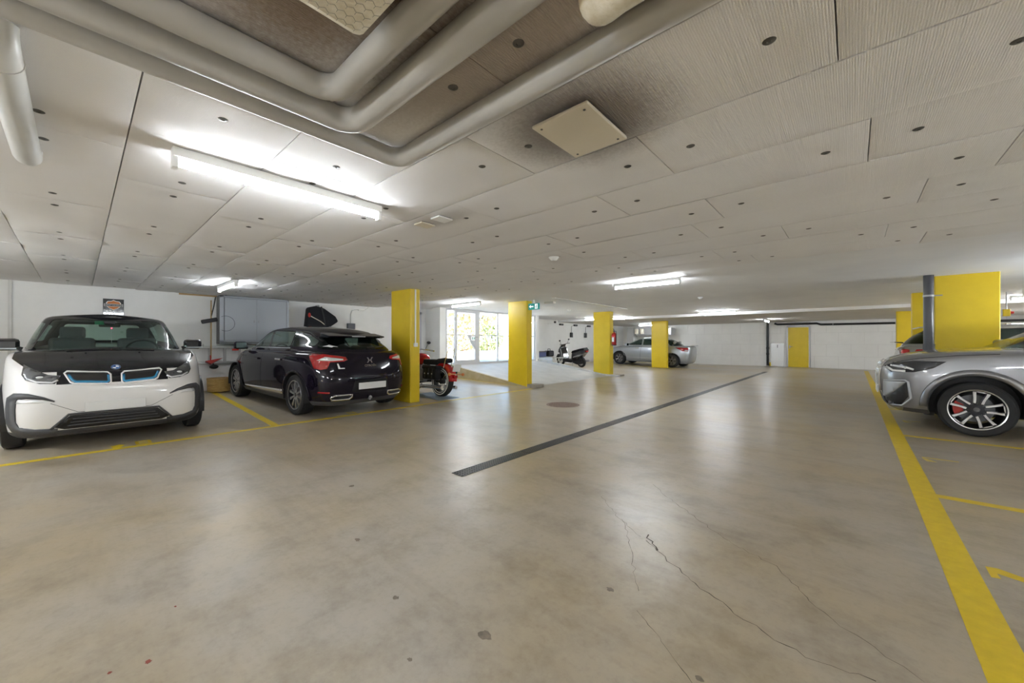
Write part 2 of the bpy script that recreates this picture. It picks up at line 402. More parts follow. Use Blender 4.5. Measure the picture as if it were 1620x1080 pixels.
# glazed front: frame bars, door leaf, panes
win = struct(tag(empty('window_1', (XW, 8.0, RZ)), 'aluminium glazed front with glass door, bright daylight outside', 'window'))
fx0, fx1 = -.07, .0
def bar(name, y0, y1, z0, z1, par=win, d=(.07, .0), m='alu_frame'):
    q = MB(); q.bx(-d[0], d[1], y0, y1, z0, z1); return q.build(name, m, par)
ZH = HS-RZ-.06
bar('threshold', 0, 4.72, 0, .07); bar('head_rail', 0, 4.72, ZH, HS-RZ)
for y in (0.0, 1.47, 2.45, 3.43, 4.66): bar('mullion', y, y+.06, .07, ZH)
for y0, y1 in ((.06, .38), (1.53, 2.45), (2.51, 3.43), (3.49, 4.66)): bar('transom', y0, y1, 1.0, 1.035)
for y0, y1 in ((.06, .38), (1.53, 2.45), (2.51, 3.43), (3.49, 4.66)):
    for z0, z1 in ((.07, 1.0), (1.035, ZH)):
        q = MB(); q.bx(-.045, -.037, y0, y1, z0, z1); q.build('pane', 'window_glass', win)
dl = MB()
for (y0, y1, z0, z1) in ((.38, .47, .07, ZH), (1.3, 1.46, .07, ZH), (.47, 1.3, .07, .16), (.47, 1.3, ZH-.06, ZH), (.47, 1.3, 1.0, 1.03)): dl.bx(-.06, .02, y0, y1, z0, z1)
dl.prism([(1.3, 1.0), (.98, 1.0), (1.3, .50)], 'x', -.045, -.005)
door = dl.build('door_leaf', 'alu_frame', win)
for z0, z1 in ((.16, 1.0), (1.03, ZH-.06)):
    q = MB(); q.bx(-.045, -.037, .47, 1.3, z0, z1); q.build('pane', 'window_glass', door)
q = MB(); q.tube([(.02, 1.38, .95), (.07, 1.38, .95), (.07, 1.27, .95)], .011, 8); q.build('door_handle', 'grey_steel', door)
for z in (.25, 1.55):
    q = MB(); q.tube([(.03, .375, z-.06), (.03, .375, z+.06)], .02, 8); q.build('hinge', 'grey_steel', door)
q = MB(); q.bx(-.005, .0, 1.14, 1.36, .84, .98); sg = q.build('exit_sticker', 'exit_white', door)
q = MB(); q.bx(-.001, .001, 1.17, 1.2, .86, .96); q.bx(-.001, .001, 1.23, 1.25, .86, .96); q.bx(-.001, .001, 1.27, 1.3, .87, .95); sg2 = q.build('exit_sticker', 'exit_green', door); sg2.location.x = .003
# pale metal door beside the pier
d2 = struct(tag(empty('door_2', (XL, 6.95, .13)), 'pale metal door beside the white pier, bluish daylight put into its colour', 'door'))
q = MB(); q.bx(-.06, -.02, 0.0, .74, 0, 2.09); q.build('door_leaf', 'daylit_door', d2)
q = MB(); q.bx(-.06, .03, .68, .78, 0, 2.13); q.bx(-.06, .03, -.02, .05, 0, 2.13); q.bx(-.06, .03, -.02, .78, 2.05, 2.13); q.build('door_frame', 'alu_frame', d2)
# yellow steel door in far wall
d3 = struct(tag(empty('door_3', (-2.5, YF, 0)), 'yellow steel door in the white block far wall', 'door'))
q = MB(); q.bx(.06, .88, -.03, .0, .01, 1.99); q.build('door_leaf', 'column_yellow', d3)
q = MB(); q.bx(0, .06, -.05, .0, 0, 2.06); q.bx(.88, .94, -.05, .0, 0, 2.06); q.bx(0, .94, -.05, .0, 2.0, 2.06); q.build('door_frame', 'grey_steel', d3)
q = MB(); q.tube([(.12, -.03, 1.03), (.12, -.08, 1.03), (.25, -.08, 1.03)], .012, 8); q.bx(.1, .14, -.036, -.03, .93, 1.1); q.build('door_handle', 'grey_steel', d3)

# ---------------------------------------------------------------- floor markings, cracks and stains
def paint(name, pts, m, z=.0012):
    n = len(pts); q = MB(); q.add([(x, y, fz(x)+z) for x, y in pts]+[(x, y, fz(x)-.002) for x, y in pts], [tuple(range(n)), tuple(range(2*n-1, n-1, -1))]+[(i, (i+1) % n, n+(i+1) % n, n+i) for i in range(n)])
    return q.build(name, m, floor)
paint('parking_line', [(-6.38, -6.5), (-6.28, -6.5), (-6.30, 4.5), (-6.40, 4.5)], 'line_yellow')
paint('parking_line', [(-6.42, 4.5), (-6.32, 4.5), (-6.34, 8.0), (-6.44, 8.0)], 'line_worn')
paint('parking_line', [(.36, -6.5), (.50, -6.5), (.50, 22.6), (.36, 22.6)], 'line_yellow')
for y, m in ((1.93, 'line_yellow'), (-.9, 'line_yellow')):
    paint('parking_line', [(-6.36, y-.05), (-6.36, y+.05), (-10.95, y+.12), (-10.95, y+.02)], m)
paint('parking_line', [(-6.9, 8.07), (-6.9, 8.17), (-10.4, 8.12), (-10.4, 8.02)], 'line_worn')
for y in (4.5, 7.18, 9.9, 12.6, 15.3, 18.0): paint('parking_line', [(.5, y), (5.6, y), (5.6, y+.09), (.5, y+.09)], 'line_yellow')
for y in (1.8, -.9): paint('parking_line', [(.5, y), (5.6, y), (5.6, y+.09), (.5, y+.09)], 'line_yellow')
for y in (18.5, 21.5): paint('parking_line', [(-5.2, y), (-5.2, y+.09), (-10.9, y+.09), (-10.9, y)], 'line_yellow')
def one(x, y, sx, L, m='line_yellow'):
    """numeral 1 painted on the floor, its top towards the aisle (sx: +1 bay lies towards +X)"""
    w = .035
    paint('bay_number', [(x, y-w/2), (x+sx*L, y-w/2), (x+sx*L, y+w/2), (x, y+w/2)], m)
    paint('bay_number', [(x, y-sx*w/2), (x+sx*.09, y-sx*.16), (x+sx*.02, y-sx*.17), (x-sx*.0, y-sx*.08)], m, .0016)
paint('bay_number', [(.538, 3.287), (.584, 3.299), (.662, 3.259), (.650, 3.198), (.568, 3.228), (.571, 3.166), (.537, 3.157)], 'line_yellow'); paint('bay_number', [(.66, 3.247), (.90, 3.235), (.90, 3.195), (.66, 3.202)], 'line_yellow'); one(.55, 5.98, 1, .26, 'line_worn'); one(.58, 8.6, 1, .2, 'line_worn')
def six(x, y, sx, m):
    for (a0, a1, b0, b1) in ((0, .18, 0, .03), (0, .18, .11, .14), (0, .03, 0, .14), (.15, .18, 0, .14), (.08, .10, 0, .14)):
        paint('bay_number', [(x+sx*a0, y+b0), (x+sx*a1, y+b0), (x+sx*a1, y+b1), (x+sx*a0, y+b1)], m, .0016)
paint('bay_number', [(-6.40, .27), (-6.52, .25), (-6.56, .33), (-6.50, .37), (-6.40, .33)], 'line_yellow'); six(-6.42, .46, -1, 'line_yellow')
paint('bay_number', [(-6.42, 3.0), (-6.46, 2.86), (-6.49, 2.87), (-6.45, 3.03)], 'line_worn'); six(-6.43, 3.08, -1, 'line_worn')
def crack(pts, w=.004):
    rnd = random.Random(len(pts)*7+int(pts[0][0]*100)); P = []
    for i in range(len(pts)-1):
        a, b_ = Vector(pts[i]), Vector(pts[i+1]); n = max(2, int((b_-a).length/.035))
        for k in range(n): P.append(a.lerp(b_, k/n)+Vector((rnd.uniform(-.012, .012), rnd.uniform(-.012, .012))))
    P.append(Vector(pts[-1])); vs = []; fs = []
    for i, p in enumerate(P):
        t = (P[min(i+1, len(P)-1)]-P[max(i-1, 0)]).normalized(); nn = Vector((-t.y, t.x)); ww = w*rnd.uniform(.3, 1.2)/2
        vs += [(p.x+nn.x*ww, p.y+nn.y*ww, .0011), (p.x-nn.x*ww, p.y-nn.y*ww, .0011)]
    for i in range(len(P)-1): fs.append((2*i, 2*i+1, 2*i+3, 2*i+2))
    q = MB(); q.add(vs, fs); q.build('crack', 'crack_dark', floor)
crack([(-1.5, 2.75), (-1.25, 2.53), (-1.0, 2.35)], .0025); crack([(-.95, 2.33), (-.86, 2.26), (-.68, 2.13), (-.5, 2.02), (-.4, 1.97), (-.21, 1.89), (-.09, 1.88), (.06, 1.91)], .005)
crack([(-.98, 2.4), (-.86, 2.26)], .01); crack([(-1.2, 2.5), (-1.0, 2.2), (-.95, 2.1), (-.79, 1.83)], .0025)
crack([(-1.3, 3.3), (-1.07, 3.06), (-.55, 2.64), (-.32, 2.53), (-.11, 2.23), (.04, 2.14), (.19, 2.02)], .003); crack([(-.75, 1.7), (-.55, 1.55), (-.42, 1.45)], .003)
def blob(x, y, r, m, seed):
    rnd = random.Random(seed); n = 14
    paint('stain', [(x+r*rnd.uniform(.45, 1)*math.cos(2*PI*i/n)*1.3, y+r*rnd.uniform(.45, 1)*math.sin(2*PI*i/n)) for i in range(n)], m, .0009)
for i, (x, y, r, mm) in enumerate(((-1.15, 1.13, .030, 'stain_dark'), (-1.64, 1.01, .018, 'stain_dark'), (-2.3, 1.15, .02, 'stain_dark'), (-2.02, .18, .012, 'stain_red'), (-2.06, .08, .008, 'stain_red'), (-2.35, .30, .006, 'stain_red'), (-.42, 1.5, .015, 'stain_dark'), (-1.28, .85, .012, 'stain_dark'), (-3.2, 1.55, .03, 'stain_dark'), (-.9, 1.75, .02, 'stain_dark'))): blob(x, y, r, mm, i)

# drain channel with grates
dr = tag(empty('drain_channel', (-2.74, 2.32, 0)), 'long slotted steel drain channel running along the aisle', 'drain')
q = MB(); q.bx(-.075, .075, 0, 16.9, .0005, .0015); q.build('channel', 'channel_dark', dr)
g = MB()
for x in (-.068, -.035, 0, .035, .068): g.bx(x-.0055, x+.0055, .004, .962, .0012, .005)
for i in range(33): y = .004+.958*i/32; g.bx(-.072, .072, y-.0055, y+.0055, .0012, .0048)
gm = g.mesh('grate', 'grate_metal')
for i in range(17): inst('grate', gm, dr, (0, .005+.99*i, 0))
# manhole
mh = tag(empty('manhole_cover', (-4.28, 6.34, 0)), 'round rusty brown manhole cover in the floor', 'manhole')
q = MB(); q.lathe([(.325, .0005), (.325, .004), (.29, .004), (.29, .0005)], seg=48); q.build('frame_ring', 'cast_iron', mh)
q = MB(); q.lathe([(0, .0035), (.285, .0035), (.285, .0005)], seg=48)
for i in range(-8, 9):
    for j in range(-8, 9):
        if math.hypot(i, j)*.033 < .27: q.bx(i*.033-.01, i*.033+.01, j*.033-.01, j*.033+.01, .0034, .006)
q.build('lid', 'cast_iron', mh)

# ---------------------------------------------------------------- columns
def column(x0, x1, y0, y1, h, label):
    c = tag(empty('concrete_column', ((x0+x1)/2, (y0+y1)/2, 0)), label, 'column', 'yellow columns')
    hx, hy = (x1-x0)/2, (y1-y0)/2; q = MB(); z0 = fz((x0+x1)/2)-.003 if x0 < -6 else 0
    e = .012; poly = [(-hx+e, -hy), (hx-e, -hy), (hx, -hy+e), (hx, hy-e), (hx-e, hy), (-hx+e, hy), (-hx, hy-e), (-hx, -hy+e)]
    q.prism(poly, 'z', z0, h); q.build('shaft', 'column_yellow', c)
    return c
c1 = column(-7.36, -6.65, 4.42, 4.65, HP+.004, 'yellow column beside the dark hatchback and red motorcycle')
column(-7.34, -6.65, 8.11, 8.34, HS, 'yellow column with green exit sign at foot of ramp')
c3 = column(-7.33, -6.65, 12.9, 13.17, HS, 'yellow column carrying the fire extinguisher')
column(-7.38, -6.65, 18.62, 18.86, HL, 'yellow column in front of the silver sedan')
column(1.06, 1.78, 9.83, 10.1, HS, 'largest yellow column behind the grey car on the right')
column(1.03, 1.75, 12.8, 13.04, HS, 'yellow column just behind the black downpipe on the right')
column(1.1, 1.8, 18.2, 18.5, HL, 'farthest yellow column at the right beside the far wall')
# conduit and switch on first column
q = MB(); q.bx(-6.648, -6.628, 4.52, 4.545, 1.22, 2.3); q.build('conduit', 'white_plastic', c1).location = (7.005, -4.535, 0)
q = MB(); q.bx(-6.648, -6.60, 4.49, 4.57, 1.14, 1.22, .008); q.build('switch_box', 'white_plastic', c1).location = (7.005, -4.535, 0)

# ---------------------------------------------------------------- outside
og = struct(tag(MB().bx(-60, -11.6, -40, 60, RZ-.6, RZ-.02).bx(-11.6, RX1-.6, 8.01, 12.74, RZ-.6, RZ-.005).build('ground_outside', 'out_ground'), 'sunlit pale paving outside the glass doors', 'ground'))
def bush(x, y, z, r, m, label, cat='bush', trunk=0):
    rnd = random.Random(int(x*10+y*100)); o = tag(empty('bush' if not trunk else 'tree', (x, y, z)), label, cat)
    q = MB()
    for i in range(900):
        u = rnd.uniform(-1, 1); a = rnd.uniform(0, 2*PI); rr_ = r*rnd.uniform(.55, 1.0); s_ = math.sqrt(1-u*u)
        c = Vector((rr_*s_*math.cos(a), rr_*s_*math.sin(a), trunk+r*.8+rr_*u*.8)); d = r*.09
        t1 = Vector((rnd.uniform(-1, 1), rnd.uniform(-1, 1), rnd.uniform(-1, 1))).normalized(); t2 = t1.orthogonal().normalized()
        q.add([c-t1*d, c+t2*d*.5, c+t1*d, c-t2*d*.5], [(0, 1, 2, 3)])
    fo = q.build('foliage', m, o); fo['kind'] = 'stuff'
    q = MB(); q.tube([(0, 0, 0), (.03*r, 0, trunk+r*.9)], [.06*r+.02, .02*r+.01], 7); q.build('trunk', 'trunk', o)
bush(-17.5, 12.5, RZ-.02, 1.2, 'leaves', 'round green bush outside seen left of the glass door')
bush(-20, 17.5, RZ-.02, 1.5, 'leaves_autumn', 'yellowish bush outside behind the middle panes')
bush(-21, 20.8, RZ-.02, 1.4, 'leaves', 'green bush outside behind the right panes')
bush(-25, 17, RZ-.02, 2.6, 'leaves', 'leafy green tree outside beyond the paving', 'tree', 1.8)
bush(-28, 26, RZ-.02, 3.0, 'leaves_autumn', 'yellow leaved tree outside beyond the paving', 'tree', 1.8)
q = MB(); q.bx(-15.6, -15.3, 4, 30, RZ-.02, RZ+.3); struct(tag(q.build('wall_garden', 'beige_wall'), 'low pale garden wall outside the glass doors', 'wall'))
# ================================================================== CAR TOOLKIT
def pchip(pts):
    P = sorted(pts); X = np.array([p[0] for p in P], float); Yv = np.array([p[1] for p in P], float)
    if len(P) == 1: return lambda x: Yv[0]+0*np.asarray(x, float)
    h = np.diff(X); d = np.diff(Yv)/h; m_ = np.zeros(len(X)); m_[0], m_[-1] = d[0], d[-1]
    for i in range(1, len(X)-1):
        if d[i-1]*d[i] > 0:
            w1, w2 = 2*h[i]+h[i-1], h[i]+2*h[i-1]; m_[i] = (w1+w2)/(w1/d[i-1]+w2/d[i])
    def f(x):
        x = np.asarray(x, float); xc = np.clip(x, X[0], X[-1]); i = np.clip(np.searchsorted(X, xc)-1, 0, len(h)-1); t = (xc-X[i])/h[i]
        return (2*t**3-3*t**2+1)*Yv[i]+(t**3-2*t**2+t)*h[i]*m_[i]+(-2*t**3+3*t**2)*Yv[i+1]+(t**3-t**2)*h[i]*m_[i+1]
    return f
def line(v): return pchip(v) if isinstance(v, (list, tuple)) else pchip([(0, v)])
def half_outline(xf, xr, hw, nf, nr, n, xm=0.0):
    phi = np.linspace(0, PI/2, 900)
    def arc(a, nn):
        return a*np.cos(phi)**(2/nn), hw*np.sin(phi)**(2/nn)
    x1, y1 = arc(xf-xm, nf); x2, y2 = arc(xr-xm, nr); out = []
    for x, y in ((x1, y1), (x2[::-1], y2[::-1])):
        s = np.concatenate([[0], np.cumsum(np.hypot(np.diff(x), np.diff(y)))]); t = np.linspace(0, s[-1], n+1)
        out.append((np.interp(t, s, x), np.interp(t, s, y)))
    return np.concatenate([out[0][0], out[1][0][1:]])+xm, np.concatenate([out[0][1], out[1][1][1:]])
def shell(levels, sub=4, n=30, crown=0.05, capn=14, wx=None, xm=0.0, crown_x=None):
    """levels: (z-line, half width, x front, x rear, front exponent, rear exponent) from sill to top edge"""
    zl = [line(l[0]) for l in levels]; P = np.array([l[1:6] for l in levels], float); K = len(levels)
    wxf = pchip(wx) if wx else None; rings = []
    for i in range(K-1):
        for s in range(sub + (1 if i == K-2 else 0)):
            t = s/sub; ids = [max(i-1, 0), i, i+1, min(i+2, K-1)]
            w = [(-t+2*t*t-t**3)/2, (2-5*t*t+3*t**3)/2, (t+4*t*t-3*t**3)/2, (-t*t+t**3)/2]
            p = sum(w[k]*P[ids[k]] for k in range(4)); x, y = half_outline(p[0+1], p[2], p[0], p[3], p[4], n, xm)
            if wxf is not None: y = y*wxf(x)
            z = sum(w[k]*zl[ids[k]](x) for k in range(4)); rings.append((x, y, z))
    bm = bmesh.new(); R = []
    for x, y, z in rings:
        m_ = len(x); v = [bm.verts.new((x[j], y[j], z[j])) for j in range(m_)]
        v2 = [v[0]]+[bm.verts.new((x[j], -y[j], z[j])) for j in range(1, m_-1)]+[v[-1]]
        R.append((v, v2))
    for a, b_ in zip(R[:-1], R[1:]):
        for j in range(len(a[0])-1):
            bm.faces.new((a[0][j], a[0][j+1], b_[0][j+1], b_[0][j])); bm.faces.new((a[1][j+1], a[1][j], b_[1][j], b_[1][j+1]))
    x, y, z = rings[-1]; v, v2 = R[-1]; m_ = len(x); rows = []; cx = pchip(crown_x) if crown_x else None
    for j in range(m_):
        if j in (0, m_-1): rows.append([v[j]]*(capn+1)); continue
        row = [v[j]]
        cr = (cx(x[j]) if cx else crown)*min(1, (y[j]/(.6*y.max())))
        for k in range(1, capn):
            s = 1-2*k/capn; row.append(bm.verts.new((x[j], y[j]*s, z[j]+float(cr)*(1-s*s))))
        row.append(v2[j]); rows.append(row)
    for j in range(m_-1):
        for k in range(capn):
            q = []
            for u in (rows[j][k], rows[j][k+1], rows[j+1][k+1], rows[j+1][k]):
                if u not in q: q.append(u)
            if len(q) > 2: bm.faces.new(q)
    bmesh.ops.recalc_face_normals(bm, faces=bm.faces); bm.normal_update()
    return bm
AX = {'side': (0, 2, 1), 'front': (1, 2, 0), 'top': (0, 1, 2)}   # (u axis, v axis, projection axis)
class Car:
    def __init__(s, name, label, loc, rotz, pitch=0, cat='car'):
        s.root = empty(name, loc, (0, pitch, rotz), label, cat); s.bms = {}
    def set(s, **bms):
        s.bms = bms; vs = []; fs = []; ns = []
        for bm in bms.values():
            n0 = len(vs); bm.verts.index_update(); bm.normal_update(); vs += [v.co.copy() for v in bm.verts]; ns += [v.normal.copy() for v in bm.verts]
            for f in bm.faces:
                q = [v.index+n0 for v in f.verts]
                for k in range(1, len(q)-1): fs.append((q[0], q[k], q[k+1]))
        s.bvh = BVHTree.FromPolygons(vs, fs); s.ov, s.of, s.on = vs, fs, ns
    def normal(s, p):
        co, n, i, d = s.bvh.find_nearest(p)
        if i is None: return Vector((0, 0, 1))
        a, b_, c = (s.ov[k] for k in s.of[i]); v0, v1, v2 = b_-a, c-a, co-a
        d00, d01, d11, d20, d21 = v0.dot(v0), v0.dot(v1), v1.dot(v1), v2.dot(v0), v2.dot(v1); den = d00*d11-d01*d01
        if abs(den) < 1e-14: return n
        v = (d11*d20-d01*d21)/den; w = (d00*d21-d01*d20)/den
        N = s.on[s.of[i][0]]*(1-v-w)+s.on[s.of[i][1]]*v+s.on[s.of[i][2]]*w
        return N.normalized() if N.length > 1e-6 else n
    def cut(s, key, poly, view, filt=None):
        bm = s.bms[key]; u, v, w = AX[view]; cen = Vector((sum(p[0] for p in poly)/len(poly), sum(p[1] for p in poly)/len(poly)))
        mn = [min(p[i] for p in poly)-.2 for i in (0, 1)]; mx = [max(p[i] for p in poly)+.2 for i in (0, 1)]
        F = []
        for f in bm.faces:
            c = f.calc_center_median()
            if mn[0] <= c[u] <= mx[0] and mn[1] <= c[v] <= mx[1] and (filt is None or filt(c, f.normal)): F.append(f)
        for i in range(len(poly)):
            a = Vector(poly[i]); b_ = Vector(poly[(i+1) % len(poly)]); e = b_-a
            if e.length < 1e-6: continue
            nn = Vector((e.y, -e.x)).normalized()
            if nn.dot(cen-a) < 0: nn = -nn
            co = Vector((0, 0, 0)); co[u], co[v] = a.x, a.y; no = Vector((0, 0, 0)); no[u], no[v] = nn.x, nn.y
            ed = list({e_ for f in F for e_ in f.edges}); vv = list({v_ for f in F for v_ in f.verts})
            r_ = bmesh.ops.bisect_plane(bm, geom=F+ed+vv, dist=1e-6, plane_co=co, plane_no=no)
            F = [g for g in r_['geom'] if isinstance(g, bmesh.types.BMFace) and (g.calc_center_median()-co).dot(no) > 0]
        return F
    def take(s, key, faces, name, m, parent=None, off=0.0, keep=False):
        bm = s.bms[key]; idx = {}; vs = []; fs = []
        for f in faces:
            q = []
            for v in f.verts:
                if v not in idx: idx[v] = len(vs); vs.append(v.co.copy())
                q.append(idx[v])
            fs.append(q)
        if not keep: bmesh.ops.delete(bm, geom=list(faces), context='FACES')
        return s.mesh(name, vs, fs, m, parent or s.root, off)
    def mesh(s, name, vs, fs, m, parent, off=0.0):
        ns = [s.normal(v) for v in vs]
        if off: vs = [v+n*off for v, n in zip(vs, ns)]
        me = bpy.data.meshes.new(name); me.from_pydata(vs, [], fs); me.materials.append(MATS[m])
        me.polygons.foreach_set('use_smooth', [True]*len(me.polygons))
        try: me.normals_split_custom_set_from_vertices(ns)
        except Exception: pass
        return link(bpy.data.objects.new(name, me), parent)
    def rest(s, key, name, m, parent=None):
        bm = s.bms[key]; return s.take(key, list(bm.faces), name, m, parent, keep=True)
    def proj(s, u, v, view, sgn):
        """point on the surface seen along a view axis; sgn picks the side the ray comes from"""
        a, b_, w = AX[view]; o = Vector((0, 0, 0)); o[a], o[b_], o[w] = u, v, 4.0*sgn; d = Vector((0, 0, 0)); d[w] = -sgn
        h = s.bvh.ray_cast(o, d)
        if h[0] is None:
            o[w] = .7*sgn; h = s.bvh.find_nearest(o)
        return h[0].copy()
    def decal(s, name, poly, view, sgn, m, off=.006, step=.05, parent=None, thick=None, swap=False):
        a, b_, w = AX[view]; bm = bmesh.new(); vs = [bm.verts.new((p[0], p[1], 0)) for p in poly]; bm.faces.new(vs)
        bmesh.ops.triangulate(bm, faces=list(bm.faces))
        for ax in (0, 1):
            lo, hi = min(p[ax] for p in poly), max(p[ax] for p in poly); k = lo+step
            while k < hi:
                co = Vector((0, 0, 0)); co[ax] = k; no = Vector((0, 0, 0)); no[ax] = 1
                bmesh.ops.bisect_plane(bm, geom=list(bm.faces)+list(bm.edges)+list(bm.verts), dist=1e-6, plane_co=co, plane_no=no); k += step
        bm.verts.index_update(); pts = []
        for v in bm.verts: pts.append(s.proj(v.co.x, v.co.y, view, sgn))
        fs = [[v.index for v in f.verts] for f in bm.faces]; bm.free()
        if fs:
            f0 = max(fs, key=lambda q: len(q)); nrm = sum(((pts[f[1]]-pts[f[0]]).cross(pts[f[2]]-pts[f[0]]) for f in fs), Vector((0, 0, 0)))
            if nrm[w]*sgn < 0: fs = [f[::-1] for f in fs]
        o = s.mesh(name, pts, fs, m, parent or s.root, off)
        md = o.modifiers.new('thickness', 'SOLIDIFY'); md.thickness = thick or (abs(off)+.004); md.offset = -1
        return o
    def ribbon(s, name, pts, view, sgn, width, m, off=.004, parent=None, closed=False, step=.04):
        P = []; pts = [Vector(p) for p in pts]; N = len(pts)
        for i in range(N if closed else N-1):
            a, b_ = pts[i], pts[(i+1) % N]; k = max(1, int((b_-a).length/step))
            for t in range(k): P.append(a.lerp(b_, t/k))
        if not closed: P.append(pts[-1])
        vs = []; fs = []; n = len(P); ws = width if callable(width) else (lambda t: width)
        for i, p in enumerate(P):
            a = P[(i-1) % n] if (closed or i > 0) else p; b_ = P[(i+1) % n] if (closed or i < n-1) else p
            t = (b_-a).normalized(); nn = Vector((-t.y, t.x))*ws(i/max(1, n-1))/2
            vs += [s.proj(p.x+nn.x, p.y+nn.y, view, sgn), s.proj(p.x-nn.x, p.y-nn.y, view, sgn)]
        for i in range(n if closed else n-1): j = (i+1) % n; fs.append([2*i, 2*i+1, 2*j+1, 2*j])
        w = AX[view][2]; nrm = sum(((vs[f[1]]-vs[f[0]]).cross(vs[f[2]]-vs[f[0]]) for f in fs), Vector((0, 0, 0)))
        if nrm[w]*sgn < 0: fs = [f[::-1] for f in fs]
        o = s.mesh(name, vs, fs, m, parent or s.root, off); md = o.modifiers.new('thickness', 'SOLIDIFY'); md.thickness = off+.003; md.offset = -1
        return o
    def arches(s, key, axles, R, zc, hw, m_liner='black_plastic'):
        for ax in axles:
            circ = [(ax+R*math.cos(2*PI*k/36), zc+R*math.sin(2*PI*k/36)) for k in range(36)]
            F = s.cut(key, circ, 'side', lambda c, n: abs(c.y) > .35)
            bmesh.ops.delete(s.bms[key], geom=F, context='FACES')
            for sg in (-1, 1):
                q = MB(); a0, a1, N = -.25, PI+.25, 24; vs = []; fs = []
                for k in range(N+1):
                    a = a0+(a1-a0)*k/N; x, z = ax+(R+.004)*math.cos(a), zc+(R+.004)*math.sin(a)
                    vs += [(x, sg*(hw-.012), z), (x, sg*(hw-.36), z)]
                for k in range(N): fs.append((2*k, 2*k+1, 2*k+3, 2*k+2))
                q.add(vs, fs, True); q.prism([(ax+(R+.004)*math.cos(a0+(a1-a0)*k/N), zc+(R+.004)*math.sin(a0+(a1-a0)*k/N)) for k in range(N+1)], 'y', sg*(hw-.36), sg*(hw-.38))
                q.build('wheel_arch_liner', m_liner, s.root)
    def arch_trim(s, ax, R, zc, sg, width, m, off=.012, a0=-.05, a1=PI+.05):
        return s.ribbon('wheel_arch_trim', [(ax+R*math.cos(a0+(a1-a0)*k/28), zc+R*math.sin(a0+(a1-a0)*k/28)) for k in range(29)], 'side', sg, width, m, off, step=.2)
def make_wheel(R, rim, width, spokes, m_rim, style, m_face, parent, loc, sg, caliper=None):
    """one wheel: tyre, barrel and face, disc, cap; axis along y, visible face on side sg"""
    wr = empty('wheel', loc); wr.parent = parent; wr.rotation_euler = (0, 0, 0 if sg > 0 else PI)
    w = width/2
    q = MB(); q.lathe([(rim-.006, -w*.86), (rim+.03, -w*.98), (R-.03, -w), (R-.006, -w*.84), (R, -w*.55), (R, w*.55), (R-.006, w*.84), (R-.03, w), (rim+.03, w*.98), (rim-.006, w*.86)], axis='y', seg=56)
    q.build('tyre', 'rubber', wr)
    q = MB(); q.lathe([(rim, w*.86), (rim-.012, w*.9), (rim-.022, w*.84), (rim-.03, w*.3), (rim-.05, -w*.8)], axis='y', seg=56)
    q.build('rim', 'rim_dark', wr)
    q = MB(); q.lathe([(rim+.002, w*.85), (rim-.002, w*.93), (rim-.014, w*.90), (rim-.016, w*.8)], axis='y', seg=56); q.build('rim_lip', m_face, wr)
    q = MB(); q.lathe([(.0, -w*.3), (rim*.68, -w*.3), (rim*.68, -w*.45), (0, -w*.45)], axis='y', seg=36); q.build('brake_disc', 'disc_steel', wr)
    sp = MB(); sp2 = MB(); y0, y1 = w*.35, w*.74
    def rot(p, a): return (p[0]*math.cos(a)-p[1]*math.sin(a), p[0]*math.sin(a)+p[1]*math.cos(a))
    for k in range(spokes):
        a = 2*PI*k/spokes+.2
        if style == 'double':
            for d in (-1, 1):
                a1_ = [(d*.012, .05), (d*.045, .06), (d*.052, rim*.55), (d*.075, rim*.86), (d*.06, rim-.012), (d*.03, rim-.012), (d*.04, rim*.8), (d*.022, rim*.5)]
                sp.prism([rot(p, a) for p in a1_], 'y', y0, y1)
                sp2.prism([rot(p, a) for p in [(d*.046, .08), (d*.054, rim*.55), (d*.079, rim*.87), (d*.064, rim-.011), (d*.036, rim-.011), (d*.046, rim*.82), (d*.028, rim*.5), (d*.022, .08)]], 'y', y1-.004, y1+.003)
            sp2.prism([rot(p, a) for p in [(-.075, rim*.86), (.075, rim*.86), (.055, rim-.008), (-.055, rim-.008)]], 'y', y1-.004, y1+.003)
        elif style == 'vee':
            for d in (-1, 1):
                a1_ = [(0, .04), (d*.03, .05), (d*.10, rim-.012), (d*.05, rim-.012)]
                sp.prism([rot(p, a) for p in a1_], 'y', y0, y1); sp2.prism([rot(p, a) for p in a1_], 'y', y1-.003, y1+.003)
        else:
            a1_ = [(-.03, .04), (.03, .04), (.05, rim*.6), (.075, rim-.012), (-.03, rim-.012), (-.02, rim*.6)]
            sp.prism([rot(p, a) for p in a1_], 'y', y0, y1); sp2.prism([rot(p, a) for p in a1_], 'y', y1-.003, y1+.003)
    sp.lathe([(0, y1), (.07, y1), (.075, y0), (0, y0)], axis='y', seg=24)
    s1 = sp.build('spokes', m_rim, wr); sp2.build('spoke_faces', m_face, wr)
    q = MB(); q.lathe([(0, y1+.008), (.03, y1+.007), (.034, y1)], axis='y', seg=20); q.build('hub_cap', 'black_gloss', wr)
    if caliper:
        q = MB(); poly = [(r_*math.cos(t), r_*math.sin(t)) for r_, ts in ((rim*.76, (-.5, -.25, 0, .25, .5)), (rim*.42, (.45, 0, -.45))) for t in ts]
        q.prism(poly, 'y', -w*.25, w*.28); o = q.build('brake_caliper', caliper, wr); o.rotation_euler = (0, PI*0, 0)
    return wr
def seat(car, x, y, z, m='black_cloth', s=1.0):
    q = MB(); q.box((x, y, z), (.5*s, .50, .16), None, .05); q.box((x-.27*s, y, z+.30), (.14, .48, .62), (0, -.25, 0), .05); q.box((x-.38*s, y, z+.68), (.10, .27, .19), (0, -.2, 0), .04)
    o = q.build('seat', m, car.root); return o
